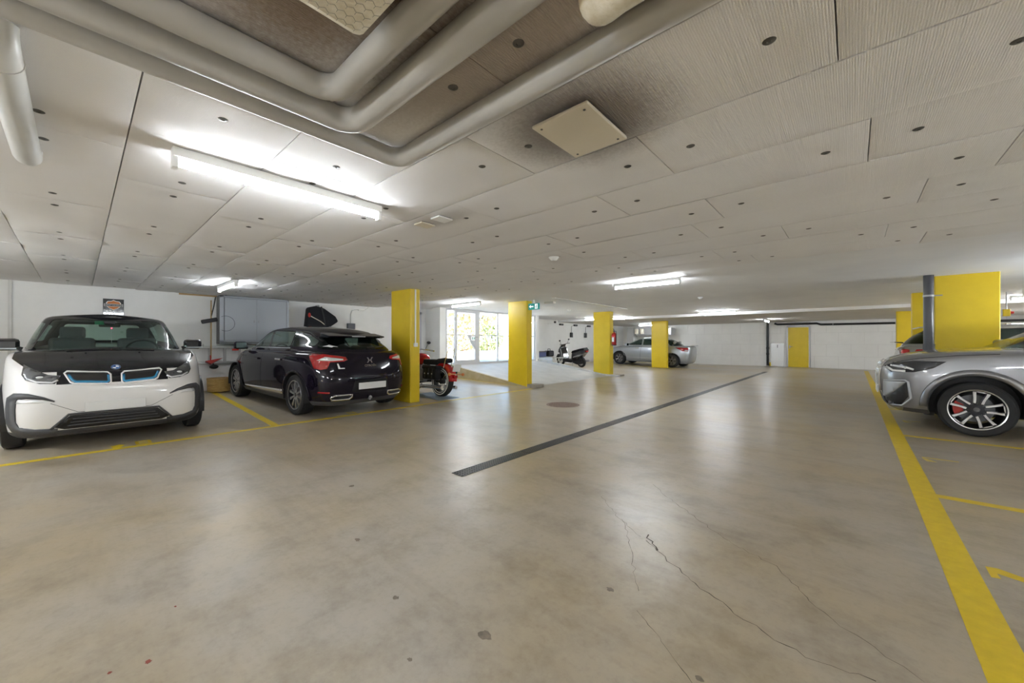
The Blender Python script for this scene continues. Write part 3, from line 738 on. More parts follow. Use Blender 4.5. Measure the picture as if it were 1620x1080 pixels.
def steering(car, x, y, z, r=.185):
    q = MB(); N = 24
    q.tube([(x-.06*math.sin(2*PI*k/N), y+r*math.cos(2*PI*k/N), z+r*math.sin(2*PI*k/N)*.93) for k in range(N)], .014, 8, closed=True)
    q.tube([(x, y-r, z), (x, y+r, z)], .014, 6); q.tube([(x, y, z), (x+.25, y, z-.1)], .03, 8); q.box((x, y, z), (.05, .13, .1), None, .02)
    return q.build('steering_wheel', 'black_plastic', car.root)
def mirror(car, x, y, z, sg, m, fwd=1, strip=None):
    q = MB(); q.box((x, y+sg*.10, z), (.13, .22, .15), (0, 0, sg*-.15*fwd), .04); o = q.build('wing_mirror', m, car.root)
    q = MB(); q.tube([(x, y-sg*.03, z-.06), (x, y+sg*.05, z-.03)], .025, 8); q.build('mirror_arm', 'black_plastic', o)
    q = MB(); q.box((x-fwd*.067, y+sg*.10, z+.005), (.004, .17, .11), (0, 0, sg*-.15*fwd), .0015); q.build('mirror_glass', 'mirror_dark', o)
    if strip: q = MB(); q.box((x+.01*fwd, y+sg*.12, z-.05), (.135, .2, .018), (0, 0, sg*-.15*fwd), .006); q.build('mirror_strip', strip, o)
    return o
def underbody(car, x0, x1, hw, z0=.17, z1=.45):
    q = MB(); q.bx(x0, x1, -hw, hw, z0, z1, .03); q.build('underbody', 'black_plastic', car.root)
def carpaint(name, c, metal=.3, rough=.35, flake=True):
    m = mat(name, c, rough, metal, coat=1.0, coat_r=.03); return m
def roundel(car, parent, centre, nrm_rot, r):
    """round badge: dark ring, quartered white and blue disc"""
    o = empty('badge', centre); o.parent = parent; o.rotation_euler = nrm_rot
    return o
# ================================================================== CARS
carpaint('paint_white', (.74, .73, .72), 0, .3); carpaint('paint_black', (.012, .012, .014), 0, .2)
carpaint('paint_plum', (.0065, .0045, .010), 0, .3); carpaint('paint_grey', (.27, .27, .285), .7, .33)
carpaint('paint_silver', (.44, .47, .51), .7, .33); carpaint('paint_warmgrey', (.36, .35, .33), .6, .33)
for k_ in ('paint_black', 'paint_plum'):
    b = bsdf(MATS[k_]); b.inputs['Coat Weight'].default_value = 0; b.inputs['Roughness'].default_value = .05; b.inputs['Specular IOR Level'].default_value = .42
glass('car_glass', (.66, .78, .73)); glass('car_glass_mid', (.42, .54, .49)); glass('car_glass_dark', (.16, .22, .20)); glass('lamp_glass', (.92, .94, .95))
mat('lamp_dark', (.06, .06, .065), .2, .4); mat('lamp_red', (.34, .006, .007), .12, coat=1); mat('lamp_white', (.75, .77, .78), .1, .4, coat=1)
mat('drl', (.85, .86, .88), .2, .2, coat=1); mat('grille_blue', (.02, .22, .42), .25, .2, coat=1); mat('badge_blue', (.02, .12, .40), .25); mat('grille_black', (.012, .012, .013), .4)
mat('disc_steel', (.16, .16, .165), .4, .7); mat('lamp_grey', (.10, .105, .11), .15, .3, coat=1); mat('lower_grey', (.055, .055, .06), .55); mat('plate_white', (.72, .72, .71), .45); mat('rim_dark', (.03, .03, .033), .3, .6); mat('rim_grey', (.28, .27, .27), .32, .7); mat('rim_face', (.62, .62, .63), .25, .8)
mat('trim_light', (.50, .52, .55), .35, .6); mat('seat_grey', (.09, .095, .10), .85); mat('seat_light', (.38, .38, .36), .8); mat('dash', (.05, .052, .055), .75); mat('seam', (.004, .004, .005), .8); mat('sticker_green', (.05, .40, .20), .5); mat('sticker_white', (.85, .87, .88), .5)
mat('red_led', (.8, .02, .05), .4, emit=(1, .03, .08), estr=4)
PT = math.atan(SLOPE)
def badge_round(car, p, r, rot):
    o = MB(); o.lathe([(0, .004), (r*.72, .004), (r*.74, .007), (r, .006), (r, 0)], axis='x', seg=32); bd = o.build('badge', 'badge_blue', car.root); bd.location = p; bd.rotation_euler = rot
    q = MB()
    for a0 in (0, PI): q.prism([(0, 0)]+[(r*.66*math.cos(a0+PI/2*k/8), r*.66*math.sin(a0+PI/2*k/8)) for k in range(9)], 'x', .002, .0062)
    q.build('badge_quarters', 'white_paint', bd)
    q = MB(); q.lathe([(r*.70, .004), (r*.70, .0085), (r*.76, .0085), (r*.76, .004)], axis='x', seg=32); q.lathe([(r*.96, 0), (r*.96, .0085), (r*1.03, .0085), (r*1.03, 0)], axis='x', seg=32); q.build('badge_ring', 'silver', bd)
    return bd

# ------------------------------------------------------------------ white and black electric hatchback
c = Car('hatchback_car', 'white hatchback with black bonnet and blue edged grilles', (-8.485, .30, fz(-8.485)), 0, PT)
top = [(1.86, .86), (1.72, .94), (1.45, 1.01), (1.08, 1.085), (.5, 1.08), (-.6, 1.04), (-2.0, 1.10)]
tl = lambda d: [(x, z-d) for x, z in top]
body = shell([(.17, .82, 1.83, -1.86, 6.5, 5), (.24, .87, 1.92, -1.94, 6.3, 5), (.42, .887, 1.975, -2.0, 6.0, 5), (.60, .89, 1.98, -2.0, 5.8, 5), ([(2, .72), (1.5, .76), (-2, .82)], .888, 1.955, -1.98, 5.4, 5),
              (tl(.055), .868, 1.90, -1.96, 5.0, 5), (tl(.0), .80, 1.83, -1.92, 4.6, 5)], sub=4, crown_x=[(1.84, .015), (1.4, .035), (1.0, .03), (-2, .03)])
cab = shell([(1.02, .79, 1.22, -1.90, 3.2, 5), (1.10, .775, 1.11, -1.90, 3.2, 5), (1.30, .705, .76, -1.82, 3.4, 5), (1.46, .635, .46, -1.68, 3.6, 5), ([(1, 1.515), (-1.7, 1.50)], .60, .33, -1.58, 3.6, 5), ([(1, 1.54), (-1.7, 1.525)], .55, .26, -1.5, 3.4, 5)], sub=4, crown=.05)
c.set(body=body, cab=cab)
front = lambda q, n: q.x > .2
F = c.cut('cab', rounded([(-.69, 1.10), (.69, 1.10), (.53, 1.50), (-.53, 1.50)], .05), 'front', lambda q, n: q.x > .1 and n.x > .15); wsh = c.take('cab', F, 'windscreen', 'car_glass_mid', off=-.004)
sg_poly = rounded([(.78, 1.10), (.35, 1.44), (-.9, 1.46), (-1.5, 1.40), (-1.55, 1.16), (-.2, 1.12)], .04)
for sg in (-1, 1):
    F = c.cut('cab', sg_poly, 'side', lambda q, n: q.y*sg > .3 and abs(n.y) > .5); c.take('cab', F, 'side_window', 'car_glass', off=-.004)
F = c.cut('cab', rounded([(-.55, 1.16), (.55, 1.16), (.45, 1.44), (-.45, 1.44)], .05), 'front', lambda q, n: q.x < -1.2 and n.x < -.3); c.take('cab', F, 'rear_window', 'car_glass', off=-.004)
c.rest('cab', 'roof_and_pillars', 'paint_black')
c.arches('body', (1.285, -1.285), .385, .35, .885)
# black bonnet: everything on top and down to the grille line
for poly in ([(-.9, .905), (.9, .905), (.9, 1.3), (-.9, 1.3)],):
    F = c.cut('body', [(-.62, .885), (.62, .885), (.80, 1.02), (.78, 1.3), (-.78, 1.3), (-.80, 1.02)], 'front', lambda q, n: q.x > 1.0 and n.z > .02 and abs(q.y) < .82); bon = c.take('body', F, 'bonnet', 'paint_black')
F = c.cut('body', [(-.46, .755), (.46, .755), (.46, .886), (-.46, .886)], 'front', lambda q, n: q.x > 1.2); c.take('body', F, 'nose_panel', 'paint_black')
F = c.cut('body', [(1.1, .12), (2.1, .12), (2.1, .25), (1.1, .25)], 'side', lambda q, n: True); c.take('body', F, 'front_lip', 'lower_grey')
F = c.cut('body', [(-2.1, .12), (.95, .12), (.95, .28), (-2.1, .28)], 'side', lambda q, n: True); c.take('body', F, 'sill', 'lower_grey')
c.rest('body', 'body', 'paint_white')
for sg in (-1, 1):
    P = lambda pts: [(sg*y, z) for y, z in pts]
    hl = c.decal('headlamp', P([(.43, .845), (.52, .855), (.655, .935), (.70, .965), (.705, .86), (.675, .805), (.58, .77), (.47, .765)]), 'front', 1, 'lamp_grey', .006, .04)
    c.ribbon('lamp_strip', P([(.45, .80), (.49, .775), (.60, .785), (.665, .82)]), 'front', 1, .014, 'drl', .010, hl)
    ctr = c.proj(sg*.58, .835, 'front', 1); q = MB(); q.ball(ctr, (.012, .055, .028)); q.build('projector_lens', 'lamp_dark', hl); q = MB(); q.ball(ctr+Vector((.008, 0, 0)), (.010, .028, .016)); q.build('projector_lens', 'lamp_white', hl)
    ctr = c.proj(sg*.505, .82, 'front', 1); q = MB(); q.ball(ctr, (.012, .024, .016)); q.build('projector_lens', 'lamp_dark', hl)
    g = P([(.045, .835), (.07, .865), (.385, .885), (.405, .865), (.36, .775), (.33, .755), (.06, .735), (.045, .755)])
    gr = c.decal('grille', g, 'front', 1, 'grille_black', .008, .05); gi = P([(.06, .832), (.08, .85), (.37, .868), (.38, .855), (.345, .785), (.32, .772), (.075, .755), (.06, .765)])
    c.ribbon('grille_frame', g, 'front', 1, .014, 'drl', .016, gr, True, .05); c.ribbon('grille_inner_frame', P([(.065, .83), (.062, .768), (.08, .757), (.315, .775), (.34, .79), (.375, .85)]), 'front', 1, .022, 'grille_blue', .014, gr, False, .05)
    br = c.ribbon('bumper_bracket', P([(.47, .578), (.55, .618), (.66, .645), (.735, .645), (.768, .61), (.775, .5), (.772, .36), (.74, .285), (.62, .25), (.45, .24)]), 'front', 1, lambda t: .012+.055*min(1, t*4), 'lower_grey', .010, None, False, .03)
    c.decal('running_lamp', P([(.54, .572), (.60, .60), (.72, .612), (.735, .57)]), 'front', 1, 'drl', .008, .05)
    mirror(c, .62, sg*.80, 1.16, sg, 'black_gloss', 1, 'trim_light')
    seat(c, -.20, sg*.36, .62, 'seat_grey')
    c.ribbon('panel_gap', P([(.50, .56), (.30, .445), (.12, .44)]), 'front', 1, .004, 'seam', .0012)
    for xr_ in (1.285, -1.285): pass
il = c.decal('lower_intake', [(-.47, .29), (-.36, .41), (.36, .41), (.47, .29), (.40, .26), (-.40, .26)], 'front', 1, 'grille_black', .007, .06)
for z in (.30, .335, .37): c.ribbon('intake_slat', [(-.38+(z-.3)*.6, z), (.38-(z-.3)*.6, z)], 'front', 1, .012, 'lower_grey', .014, il)
c.ribbon('intake_rim', [(-.50, .27), (-.37, .425), (.37, .425), (.50, .27)], 'front', 1, .02, 'lower_grey', .012, il)
q = MB(); q.box((0, 0, 0), (.012, .50, .11), None, .005); pl = q.build('number_plate', 'plate_white', c.root); pp = c.proj(0, .50, 'front', 1); pl.location = pp+Vector((.012, 0, -.005))
pb = c.proj(0, .915, 'front', 1); nb_ = c.normal(pb); badge_round(c, pb+nb_*.003, .041, (0, -math.atan2(nb_.z, nb_.x), 0))
q = MB(); q.box((.42, 0, .86), (.5, 1.32, .26), None, .1); q.box((.75, 0, .92), (.5, 1.25, .2), None, .08); q.build('dashboard', 'dash', c.root)
steering(c, .26, .36, 1.04)
q = MB(); q.box((-1.3, 0, .85), (.25, 1.2, .45), None, .08); q.box((-1.42, .35, 1.12), (.1, .24, .18), None, .04); q.box((-1.42, -.35, 1.12), (.1, .24, .18), None, .04); q.build('rear_bench', 'seat_grey', c.root)
q = MB(); q.box((.36, 0, 1.43), (.05, .22, .06), None, .015); q.box((.42, 0, 1.46), (.1, .12, .05), None, .015); rv = q.build('rear_view_mirror', 'black_plastic', c.root)
q = MB(); q.tube([(.34, .02, 1.38), (.34, .02, 1.17)], .002, 5); q.box((.34, .02, 1.20), (.006, .006, .09)); q.box((.34, .02, 1.215), (.006, .045, .007)); q.build('hanging_cross', 'silver', rv)
q = MB(); q.ball((.345, .02, 1.385), .009, 8, 6); q.build('red_light', 'red_led', rv)
c.decal('windscreen_sticker', [(-.15, 1.44), (-.06, 1.44), (-.06, 1.49), (-.15, 1.49)], 'front', 1, 'sticker_green', -.006, .05, thick=.002)
for sg in (-1, 1):
    q = MB(); q.tube([c.proj(1.20, sg*.40, 'top', 1)+Vector((0, 0, .012)), c.proj(1.16, sg*.02+.1, 'top', 1)+Vector((0, 0, .02))], .008, 6); q.build('wiper', 'black_plastic', c.root)
    q = MB(); pj = c.proj(1.32, sg*.24, 'top', 1); q.ball(pj, (.02, .012, .008), 8, 6); q.build('washer_jet', 'black_plastic', c.root)
for x in (1.285, -1.285):
    for sg in (-1, 1): make_wheel(.35, .245, .165, 5, 'rim_dark', 'blade', 'rim_face', c.root, (x, sg*.785, .35), sg)
underbody(c, -1.8, 1.78, .50, .16, .55)

# ------------------------------------------------------------------ dark plum hatchback, rear towards the aisle
c = Car('hatchback_car', 'glossy dark plum hatchback with red tail lamps beside yellow column', (-8.41, 3.19, fz(-8.41)), PI+math.radians(4.2), -PT)
top = [(2.22, .74), (1.9, .84), (1.35, .96), (.8, 1.005), (-.6, 1.04), (-1.4, 1.06), (-2.15, 1.07)]
tl = lambda d: [(x, z-d) for x, z in top]
body = shell([(.19, .84, 2.2, -2.04, 4, 5.6), (.27, .895, 2.29, -2.13, 3.6, 5.6), (.45, .925, 2.34, -2.185, 3.4, 5.6), (.62, .932, 2.33, -2.19, 3.3, 5.6), ([(2.3, .68), (1.2, .78), (-2.2, .82)], .93, 2.28, -2.15, 3.2, 5.4),
              (tl(.06), .905, 2.20, -2.09, 3.0, 5.0), (tl(0), .84, 2.1, -2.02, 3.0, 4.8)], sub=4, crown_x=[(2.1, .02), (1.2, .04), (-2, .02)])
cab = shell([(.98, .82, 1.62, -2.06, 3, 3.6), ([(1.3, 1.06), (-2, 1.10)], .80, 1.42, -2.02, 3, 3.6), ([(.9, 1.2), (-1.8, 1.20)], .745, 1.06, -1.86, 3.2, 3.6), ([(.6, 1.34), (-.5, 1.36), (-1.7, 1.29)], .675, .70, -1.70, 3.4, 3.8), ([(.4, 1.40), (-.4, 1.44), (-1.2, 1.40), (-1.65, 1.325)], .62, .46, -1.62, 3.4, 3.8), ([(.3, 1.425), (-.4, 1.465), (-1.1, 1.43), (-1.6, 1.345)], .57, .34, -1.58, 3.2, 3.6)], sub=4, crown=.04)
c.set(body=body, cab=cab)
F = c.cut('cab', rounded([(-.68, 1.05), (.68, 1.05), (.52, 1.38), (-.52, 1.38)], .05), 'front', lambda q, n: q.x > .35 and n.x > .2); c.take('cab', F, 'windscreen', 'car_glass', off=-.004)
F = c.cut('cab', rounded([(-.72, 1.105), (.72, 1.105), (.60, 1.30), (-.60, 1.30)], .03), 'front', lambda q, n: q.x < -1.35 and n.x < -.25 and abs(n.y) < .75); c.take('cab', F, 'rear_window', 'car_glass_dark', off=-.004)
for sg in (-1, 1):
    W_ = ((rounded([(1.05, 1.07), (.45, 1.34), (.12, 1.385), (-.02, 1.08)], .03), 'car_glass'), (rounded([(-.09, 1.08), (.05, 1.385), (-.55, 1.405), (-.80, 1.395), (-.86, 1.12)], .03), 'car_glass'), (rounded([(-.90, 1.12), (-.85, 1.39), (-1.25, 1.335), (-1.55, 1.22), (-1.58, 1.15)], .03), 'car_glass_dark'))
    for poly, mm in W_:
        F = c.cut('cab', poly, 'side', lambda q, n: q.y*sg > .3 and abs(n.y) > .45); c.take('cab', F, 'side_window', mm, off=-.004)
    c.ribbon('window_trim', [(1.12, 1.055), (.5, 1.065), (-.9, 1.10)], 'side', sg, .012, 'trim_light', .006)
    c.ribbon('window_surround', [(1.10, 1.075), (.47, 1.36), (.05, 1.405), (-.6, 1.42), (-1.2, 1.365), (-1.6, 1.23)], 'side', sg, .022, 'seam', .003)
c.rest('cab', 'roof_and_pillars', 'paint_plum')
c.arches('body', (1.364, -1.364), .385, .335, .932)
F = c.cut('body', [(-2.5, .1), (2.5, .1), (2.5, .27), (-2.5, .27)], 'side', lambda q, n: True); c.take('body', F, 'lower_cladding', 'lower_grey')
c.rest('body', 'body', 'paint_plum')
for sg in (-1, 1):
    c.ribbon('sill_trim', [(.92, .30), (-.92, .345)], 'side', sg, lambda t: .035+.045*t, 'chrome', .010, None, False, .1)
    for pts in ([(-.05, 1.07), (-.02, .7), (.0, .36)], [(-.92, 1.10), (-1.0, .9), (-.93, .62), (-.90, .36)], [(1.02, 1.06), (.98, .7), (.90, .36), (-.9, .36)]): c.ribbon('door_gap', pts, 'side', sg, .006, 'seam', .0015)
    for x, z in ((.18, .87), (-.78, .90)):
        h_ = c.proj(x, z, 'side', sg); q = MB(); q.box(h_+Vector((0, sg*.018, 0)), (.20, .025, .035), None, .01); q.build('door_handle', 'chrome' if x < 0 else 'paint_plum', c.root)
    c.arch_trim(1.364, .395, .335, sg, .03, 'paint_plum', .008); c.arch_trim(-1.364, .395, .335, sg, .03, 'paint_plum', .008)
    c.ribbon('shoulder_trim', [(2.05, .83), (1.4, .94), (1.1, .985)], 'side', sg, .014, 'chrome', .006)
    mirror(c, .95, sg*.86, 1.09, sg, 'paint_plum')
    seat(c, -.02, sg*.37, .52, 'seat_grey'); seat(c, -.98, sg*.37, .55, 'seat_grey')
    P = lambda pts: [(sg*y, z) for y, z in pts]
    tlp = c.decal('tail_lamp', P([(.42, .985), (.40, .94), (.46, .915), (.66, .905), (.70, .81), (.77, .785), (.81, .80), (.82, .99), (.80, 1.03), (.70, 1.03)]), 'front', -1, 'lamp_red', .010, .04)
    c.decal('reversing_lamp', P([(.47, .955), (.47, .935), (.66, .925), (.79, .93), (.70, .985)]), 'front', -1, 'lamp_white', .016, .05, tlp)
    c.decal('tail_lamp_side', [(-1.70, 1.01), (-1.93, 1.03), (-1.95, .80), (-1.88, .80), (-1.80, .90)], 'side', sg, 'lamp_red', .010, .05, tlp)
    ex = c.ribbon('exhaust_trim', P([(.34, .375), (.60, .375), (.66, .345), (.64, .30), (.38, .30), (.34, .33)]), 'front', -1, .020, 'chrome', .020, None, True, .06)
    c.decal('exhaust_opening', P([(.355, .365), (.60, .365), (.645, .345), (.63, .31), (.39, .31), (.355, .335)]), 'front', -1, 'grille_black', .010, .06, ex)
    c.ribbon('reflector', P([(.68, .42), (.80, .425)]), 'front', -1, .025, 'lamp_red', .008)
c.ribbon('bumper_gap', [(-.86, .70), (-.4, .66), (.4, .66), (.86, .70)], 'front', -1, .006, 'seam', .0015)
c.ribbon('hatch_gap', [(-.62, 1.06), (-.60, .80), (-.45, .70)], 'front', -1, .006, 'seam', .0015); c.ribbon('hatch_gap', [(.62, 1.06), (.60, .80), (.45, .70)], 'front', -1, .006, 'seam', .0015)
q = MB(); q.prism([(-1.45, 1.385), (-1.76, 1.335), (-1.775, 1.318), (-1.68, 1.295), (-1.45, 1.31)], 'y', -.53, .53); o = q.build('spoiler', 'paint_plum', c.root)
md = o.modifiers.new('bevel', 'BEVEL'); md.width = .008; md.segments = 2
q = MB(); q.box((-1.776, 0, 1.325), (.012, .26, .012), None, .003); q.build('brake_light', 'drl', o)
q = MB(); q.box((0, 0, 0), (.012, .52, .11), None, .005); pl = q.build('number_plate', 'plate_white', c.root); pp = c.proj(-.02, .50, 'front', -1); pl.location = pp+Vector((-.014, 0, 0))
c.decal('plate_recess', [(-.36, .40), (-.30, .60), (.30, .60), (.36, .40)], 'front', -1, 'seam', .002, .08)
pb = c.proj(0, .925, 'front', -1); em = MB()
for s in (-1, 1):
    em.prism([(s*.003, .0), (s*.022, .026), (s*.03, .048), (s*.06, .05), (s*.036, .02), (s*.03, .0), (s*.036, -.02), (s*.06, -.05), (s*.03, -.048), (s*.022, -.026)], 'x', -.008, 0)
em.prism([(-.022, .01), (.022, .01), (.022, -.01), (-.022, -.01)], 'x', -.008, 0)
eo = em.build('emblem', 'chrome', c.root); eo.location = pb+Vector((-.004, 0, 0))
pt_ = c.proj(0, .835, 'front', -1); tx = text_mesh('CITROËN', .052, 'chrome', 'lettering', c.root, .003); tx.location = pt_+Vector((-.008, 0, 0)); tx.rotation_euler = (PI/2, 0, -PI/2)
st = c.decal('sticker', [(.46, .80), (.46, .815), (.53, .815), (.55, .885), (.57, .885), (.56, .80)], 'front', -1, 'sticker_white', .004, .05)
c.decal('sticker_wing', [(.60, 1.15), (.55, 1.165), (.52, 1.18), (.49, 1.165), (.44, 1.15), (.49, 1.152), (.52, 1.14), (.55, 1.152)], 'front', -1, 'sticker_white', .004, .05)
q = MB(); q.tube([c.proj(-.02, 1.13, 'front', -1)+Vector((-.02, 0, 0)), c.proj(-.42, 1.15, 'front', -1)+Vector((-.02, 0, 0))], .012, 6); q.build('rear_wiper', 'black_plastic', c.root)
q = MB(); q.box((.95, 0, .87), (.6, 1.35, .26), None, .1); q.build('dashboard', 'dash', c.root); steering(c, .55, .37, .95)
for x in (1.364, -1.364):
    for sg in (-1, 1): make_wheel(.335, .245, .23, 5, 'rim_grey', 'vee', 'rim_face', c.root, (x, sg*.80, .335), sg)
underbody(c, -1.9, 2.0, .50, .18, .6)
q = MB(); q.tube([(-1.9, 0, .30), (-2.16, 0, .26)], .02, 8); q.ball((-2.17, 0, .29), .028); q.build('tow_bar', 'grey_steel', c.root)

# ------------------------------------------------------------------ grey crossover on the right, nose to the aisle
c = Car('crossover_car', 'grey crossover car with red brake calipers, nose at the yellow line', (2.546, 8.62, 0), PI)
top = [(2.22, .93), (2.05, 1.00), (1.8, 1.06), (1.4, 1.105), (1.0, 1.12), (-.5, 1.10), (-2.2, 1.12)]
tl = lambda d: [(x, z-d) for x, z in top]
body = shell([(.23, .84, 2.08, -2.15, 5, 5), (.30, .90, 2.17, -2.25, 4.6, 5), (.48, .92, 2.215, -2.29, 4.6, 5), (.70, .922, 2.235, -2.3, 4.6, 5), ([(2.2, .84), (-2.3, .88)], .922, 2.225, -2.28, 4.4, 5), (tl(.05), .905, 2.20, -2.2, 4.2, 5), (tl(0), .86, 2.12, -2.15, 4.0, 5)], sub=4, crown_x=[(2.1, .02), (1.0, .045), (-2.2, .03)])
cab = shell([(1.06, .84, 1.30, -2.16, 3.2, 4), (1.16, .82, 1.12, -2.12, 3.2, 4), (1.38, .75, .72, -1.98, 3.4, 4), (1.53, .68, .42, -1.8, 3.6, 4), ([(.3, 1.575), (-1.7, 1.56)], .63, .30, -1.7, 3.6, 4), ([(.2, 1.60), (-1.7, 1.585)], .58, .22, -1.62, 3.4, 4)], sub=4, crown=.04)
c.set(body=body, cab=cab)
F = c.cut('cab', rounded([(-.72, 1.15), (.72, 1.15), (.56, 1.56), (-.56, 1.56)], .05), 'front', lambda q, n: q.x > .15 and n.x > .2); c.take('cab', F, 'windscreen', 'car_glass', off=-.004)
for sg in (-1, 1):
    for poly in (rounded([(.78, 1.16), (.25, 1.50), (-.30, 1.53), (-.32, 1.17)], .03), rounded([(-.40, 1.17), (-.38, 1.53), (-1.2, 1.52), (-1.3, 1.2)], .03)):
        F = c.cut('cab', poly, 'side', lambda q, n: q.y*sg > .3 and abs(n.y) > .45); c.take('cab', F, 'side_window', 'car_glass_dark', off=-.004)
c.rest('cab', 'roof_and_pillars', 'paint_grey')
c.arches('body', (1.346, -1.346), .425, .365, .922)
F = c.cut('body', [(-2.5, .1), (2.0, .1), (2.0, .29), (-2.5, .29)], 'side', lambda q, n: True); c.take('body', F, 'lower_cladding', 'lower_grey')
c.rest('body', 'body', 'paint_grey')
for sg in (-1, 1):
    hl = c.decal('headlamp', [(2.185, .875), (2.12, .795), (1.90, .805), (1.72, .87), (1.60, .965), (1.90, .965), (2.10, .925)], 'side', sg, 'lamp_dark', .008, .05)
    c.ribbon('lamp_strip', [(2.165, .865), (2.10, .815), (1.98, .815)], 'side', sg, .03, 'drl', .012, hl); c.ribbon('lamp_strip', [(2.12, .89), (1.96, .865), (1.90, .84)], 'side', sg, .025, 'drl', .012, hl)
    q = MB(); q.ball(c.proj(1.97, .865, 'side', sg), (.03, .012, .022)); q.build('projector_lens', 'lamp_white', hl)
    inn = c.decal('side_intake', [(2.17, .31), (2.17, .40), (1.97, .66), (1.955, .45), (2.02, .33)], 'side', sg, 'grille_black', .006, .05)
    c.ribbon('intake_frame', [(2.19, .66), (1.985, .685), (1.955, .66), (1.925, .43), (2.01, .315), (2.18, .31)], 'side', sg, .022, 'trim_light', .012, inn)
    c.decal('bumper_blade', [(2.195, .65), (2.19, .40), (2.10, .50), (1.985, .66)], 'side', sg, 'trim_light', .009, .06)
    for ax in (1.346, -1.346): c.arch_trim(ax, .462, .365, sg, .075, 'paint_grey', .010)
    for ax in (1.346, -1.346): c.arch_trim(ax, .503, .365, sg, .004, 'seam', .0015)
    c.ribbon('bonnet_gap', [(2.1, .935), (1.85, 1.0), (1.5, 1.05), (1.15, 1.075)], 'side', sg, .006, 'seam', .0015)
    c.ribbon('door_gap', [(.85, 1.10), (.83, .7), (.80, .32)], 'side', sg, .006, 'seam', .0015)
    mirror(c, .80, sg*.90, 1.20, sg, 'paint_grey'); seat(c, -.1, sg*.38, .65, 'seat_grey')
    P = lambda pts: [(sg*y, z) for y, z in pts]
    kg = c.decal('grille', P([(.04, .50), (.04, .88), (.10, .93), (.36, .93), (.42, .86), (.38, .55), (.33, .50)]), 'front', 1, 'grille_black', .012, .06)
    c.ribbon('grille_frame', P([(.04, .50), (.04, .88), (.10, .93), (.36, .93), (.42, .86), (.38, .55), (.33, .50)]), 'front', 1, .03, 'chrome', .028, kg, True)
    for y in (.1, .16, .22, .28, .34): c.ribbon('grille_slat', P([(y, .53), (y+.01, .91)]), 'front', 1, .018, 'chrome', .020, kg)
c.decal('lower_intake', [(-.5, .32), (-.45, .42), (.45, .42), (.5, .32)], 'front', 1, 'grille_black', .008, .08)
q = MB(); q.box((0, 0, 0), (.02, .50, .11), None, .005); pl = q.build('number_plate', 'plate_white', c.root); pl.location = c.proj(.02, .50, 'front', 1)+Vector((.035, 0, 0))
q = MB(); q.box((.85, 0, 1.0), (.6, 1.4, .26), None, .1); q.build('dashboard', 'dash', c.root); steering(c, .45, .37, 1.08)
for x in (1.346, -1.346):
    for sg in (-1, 1): make_wheel(.352, .262, .245, 5, 'rim_dark', 'double', 'rim_face', c.root, (x, sg*.795, .352), sg, 'red_plastic')
underbody(c, -2.0, 1.95, .52, .22, .6)

# ------------------------------------------------------------------ warm grey hatch behind it, tail to the aisle
c = Car('hatchback_car', 'warm grey car with red tail lamp parked behind the black downpipe', (2.86, 11.42, 0), 0)
top = [(2.1, .82), (1.7, .98), (1.0, 1.10), (-.8, 1.12), (-2.15, 1.14)]
tl = lambda d: [(x, z-d) for x, z in top]
body = shell([(.22, .80, 2.0, -2.08, 4, 4.5), (.32, .87, 2.1, -2.18, 4, 4.5), (.60, .90, 2.15, -2.22, 4, 4.5), (.85, .90, 2.12, -2.2, 4, 4.5), (tl(.05), .875, 2.05, -2.17, 4, 4.5), (tl(0), .82, 1.98, -2.1, 4, 4.5)], sub=3, n=24, crown=.03)
cab = shell([(1.08, .80, 1.3, -2.12, 3.2, 3.8), (1.20, .77, 1.1, -2.08, 3.2, 3.8), (1.38, .70, .72, -1.92, 3.4, 3.8), (1.50, .64, .45, -1.72, 3.6, 3.8), (1.54, .58, .3, -1.6, 3.4, 3.8)], sub=3, n=24, crown=.04)
c.set(body=body, cab=cab)
F = c.cut('cab', rounded([(-.66, 1.2), (.66, 1.2), (.54, 1.46), (-.54, 1.46)], .04), 'front', lambda q, n: q.x < -1.3 and n.x < -.2); c.take('cab', F, 'rear_window', 'car_glass_dark', off=-.004)
F = c.cut('cab', rounded([(-.68, 1.18), (.68, 1.18), (.54, 1.48), (-.54, 1.48)], .04), 'front', lambda q, n: q.x > .2 and n.x > .2); c.take('cab', F, 'windscreen', 'car_glass', off=-.004)
for sg in (-1, 1):
    for poly in (rounded([(.8, 1.18), (.3, 1.46), (-.35, 1.48), (-.36, 1.18)], .03), rounded([(-.43, 1.18), (-.42, 1.48), (-1.2, 1.47), (-1.5, 1.3), (-1.4, 1.2)], .03)):
        F = c.cut('cab', poly, 'side', lambda q, n: q.y*sg > .3 and abs(n.y) > .4); c.take('cab', F, 'side_window', 'car_glass_dark', off=-.004)
c.rest('cab', 'roof_and_pillars', 'paint_warmgrey'); c.arches('body', (1.3, -1.3), .39, .34, .90); c.rest('body', 'body', 'paint_warmgrey')
for sg in (-1, 1):
    tlp = c.decal('tail_lamp', [(-2.03, 1.0), (-2.14, .98), (-2.16, 1.08), (-2.10, 1.10), (-2.03, 1.085)], 'side', sg, 'lamp_red', .010, .05)
    c.decal('tail_lamp_rear', [(sg*.70, 1.0), (sg*.83, .99), (sg*.83, 1.10), (sg*.71, 1.09)], 'front', -1, 'lamp_red', .010, .05, tlp)
    c.ribbon('reversing_lamp', [(-2.03, 1.0), (-2.12, .99)], 'side', sg, .025, 'lamp_white', .014, tlp); mirror(c, .9, sg*.86, 1.2, sg, 'paint_warmgrey')
q = MB(); q.prism([(-1.6, 1.55), (-1.9, 1.53), (-1.88, 1.51), (-1.6, 1.52)], 'y', -.55, .55); q.build('roof_spoiler', 'paint_warmgrey', c.root)
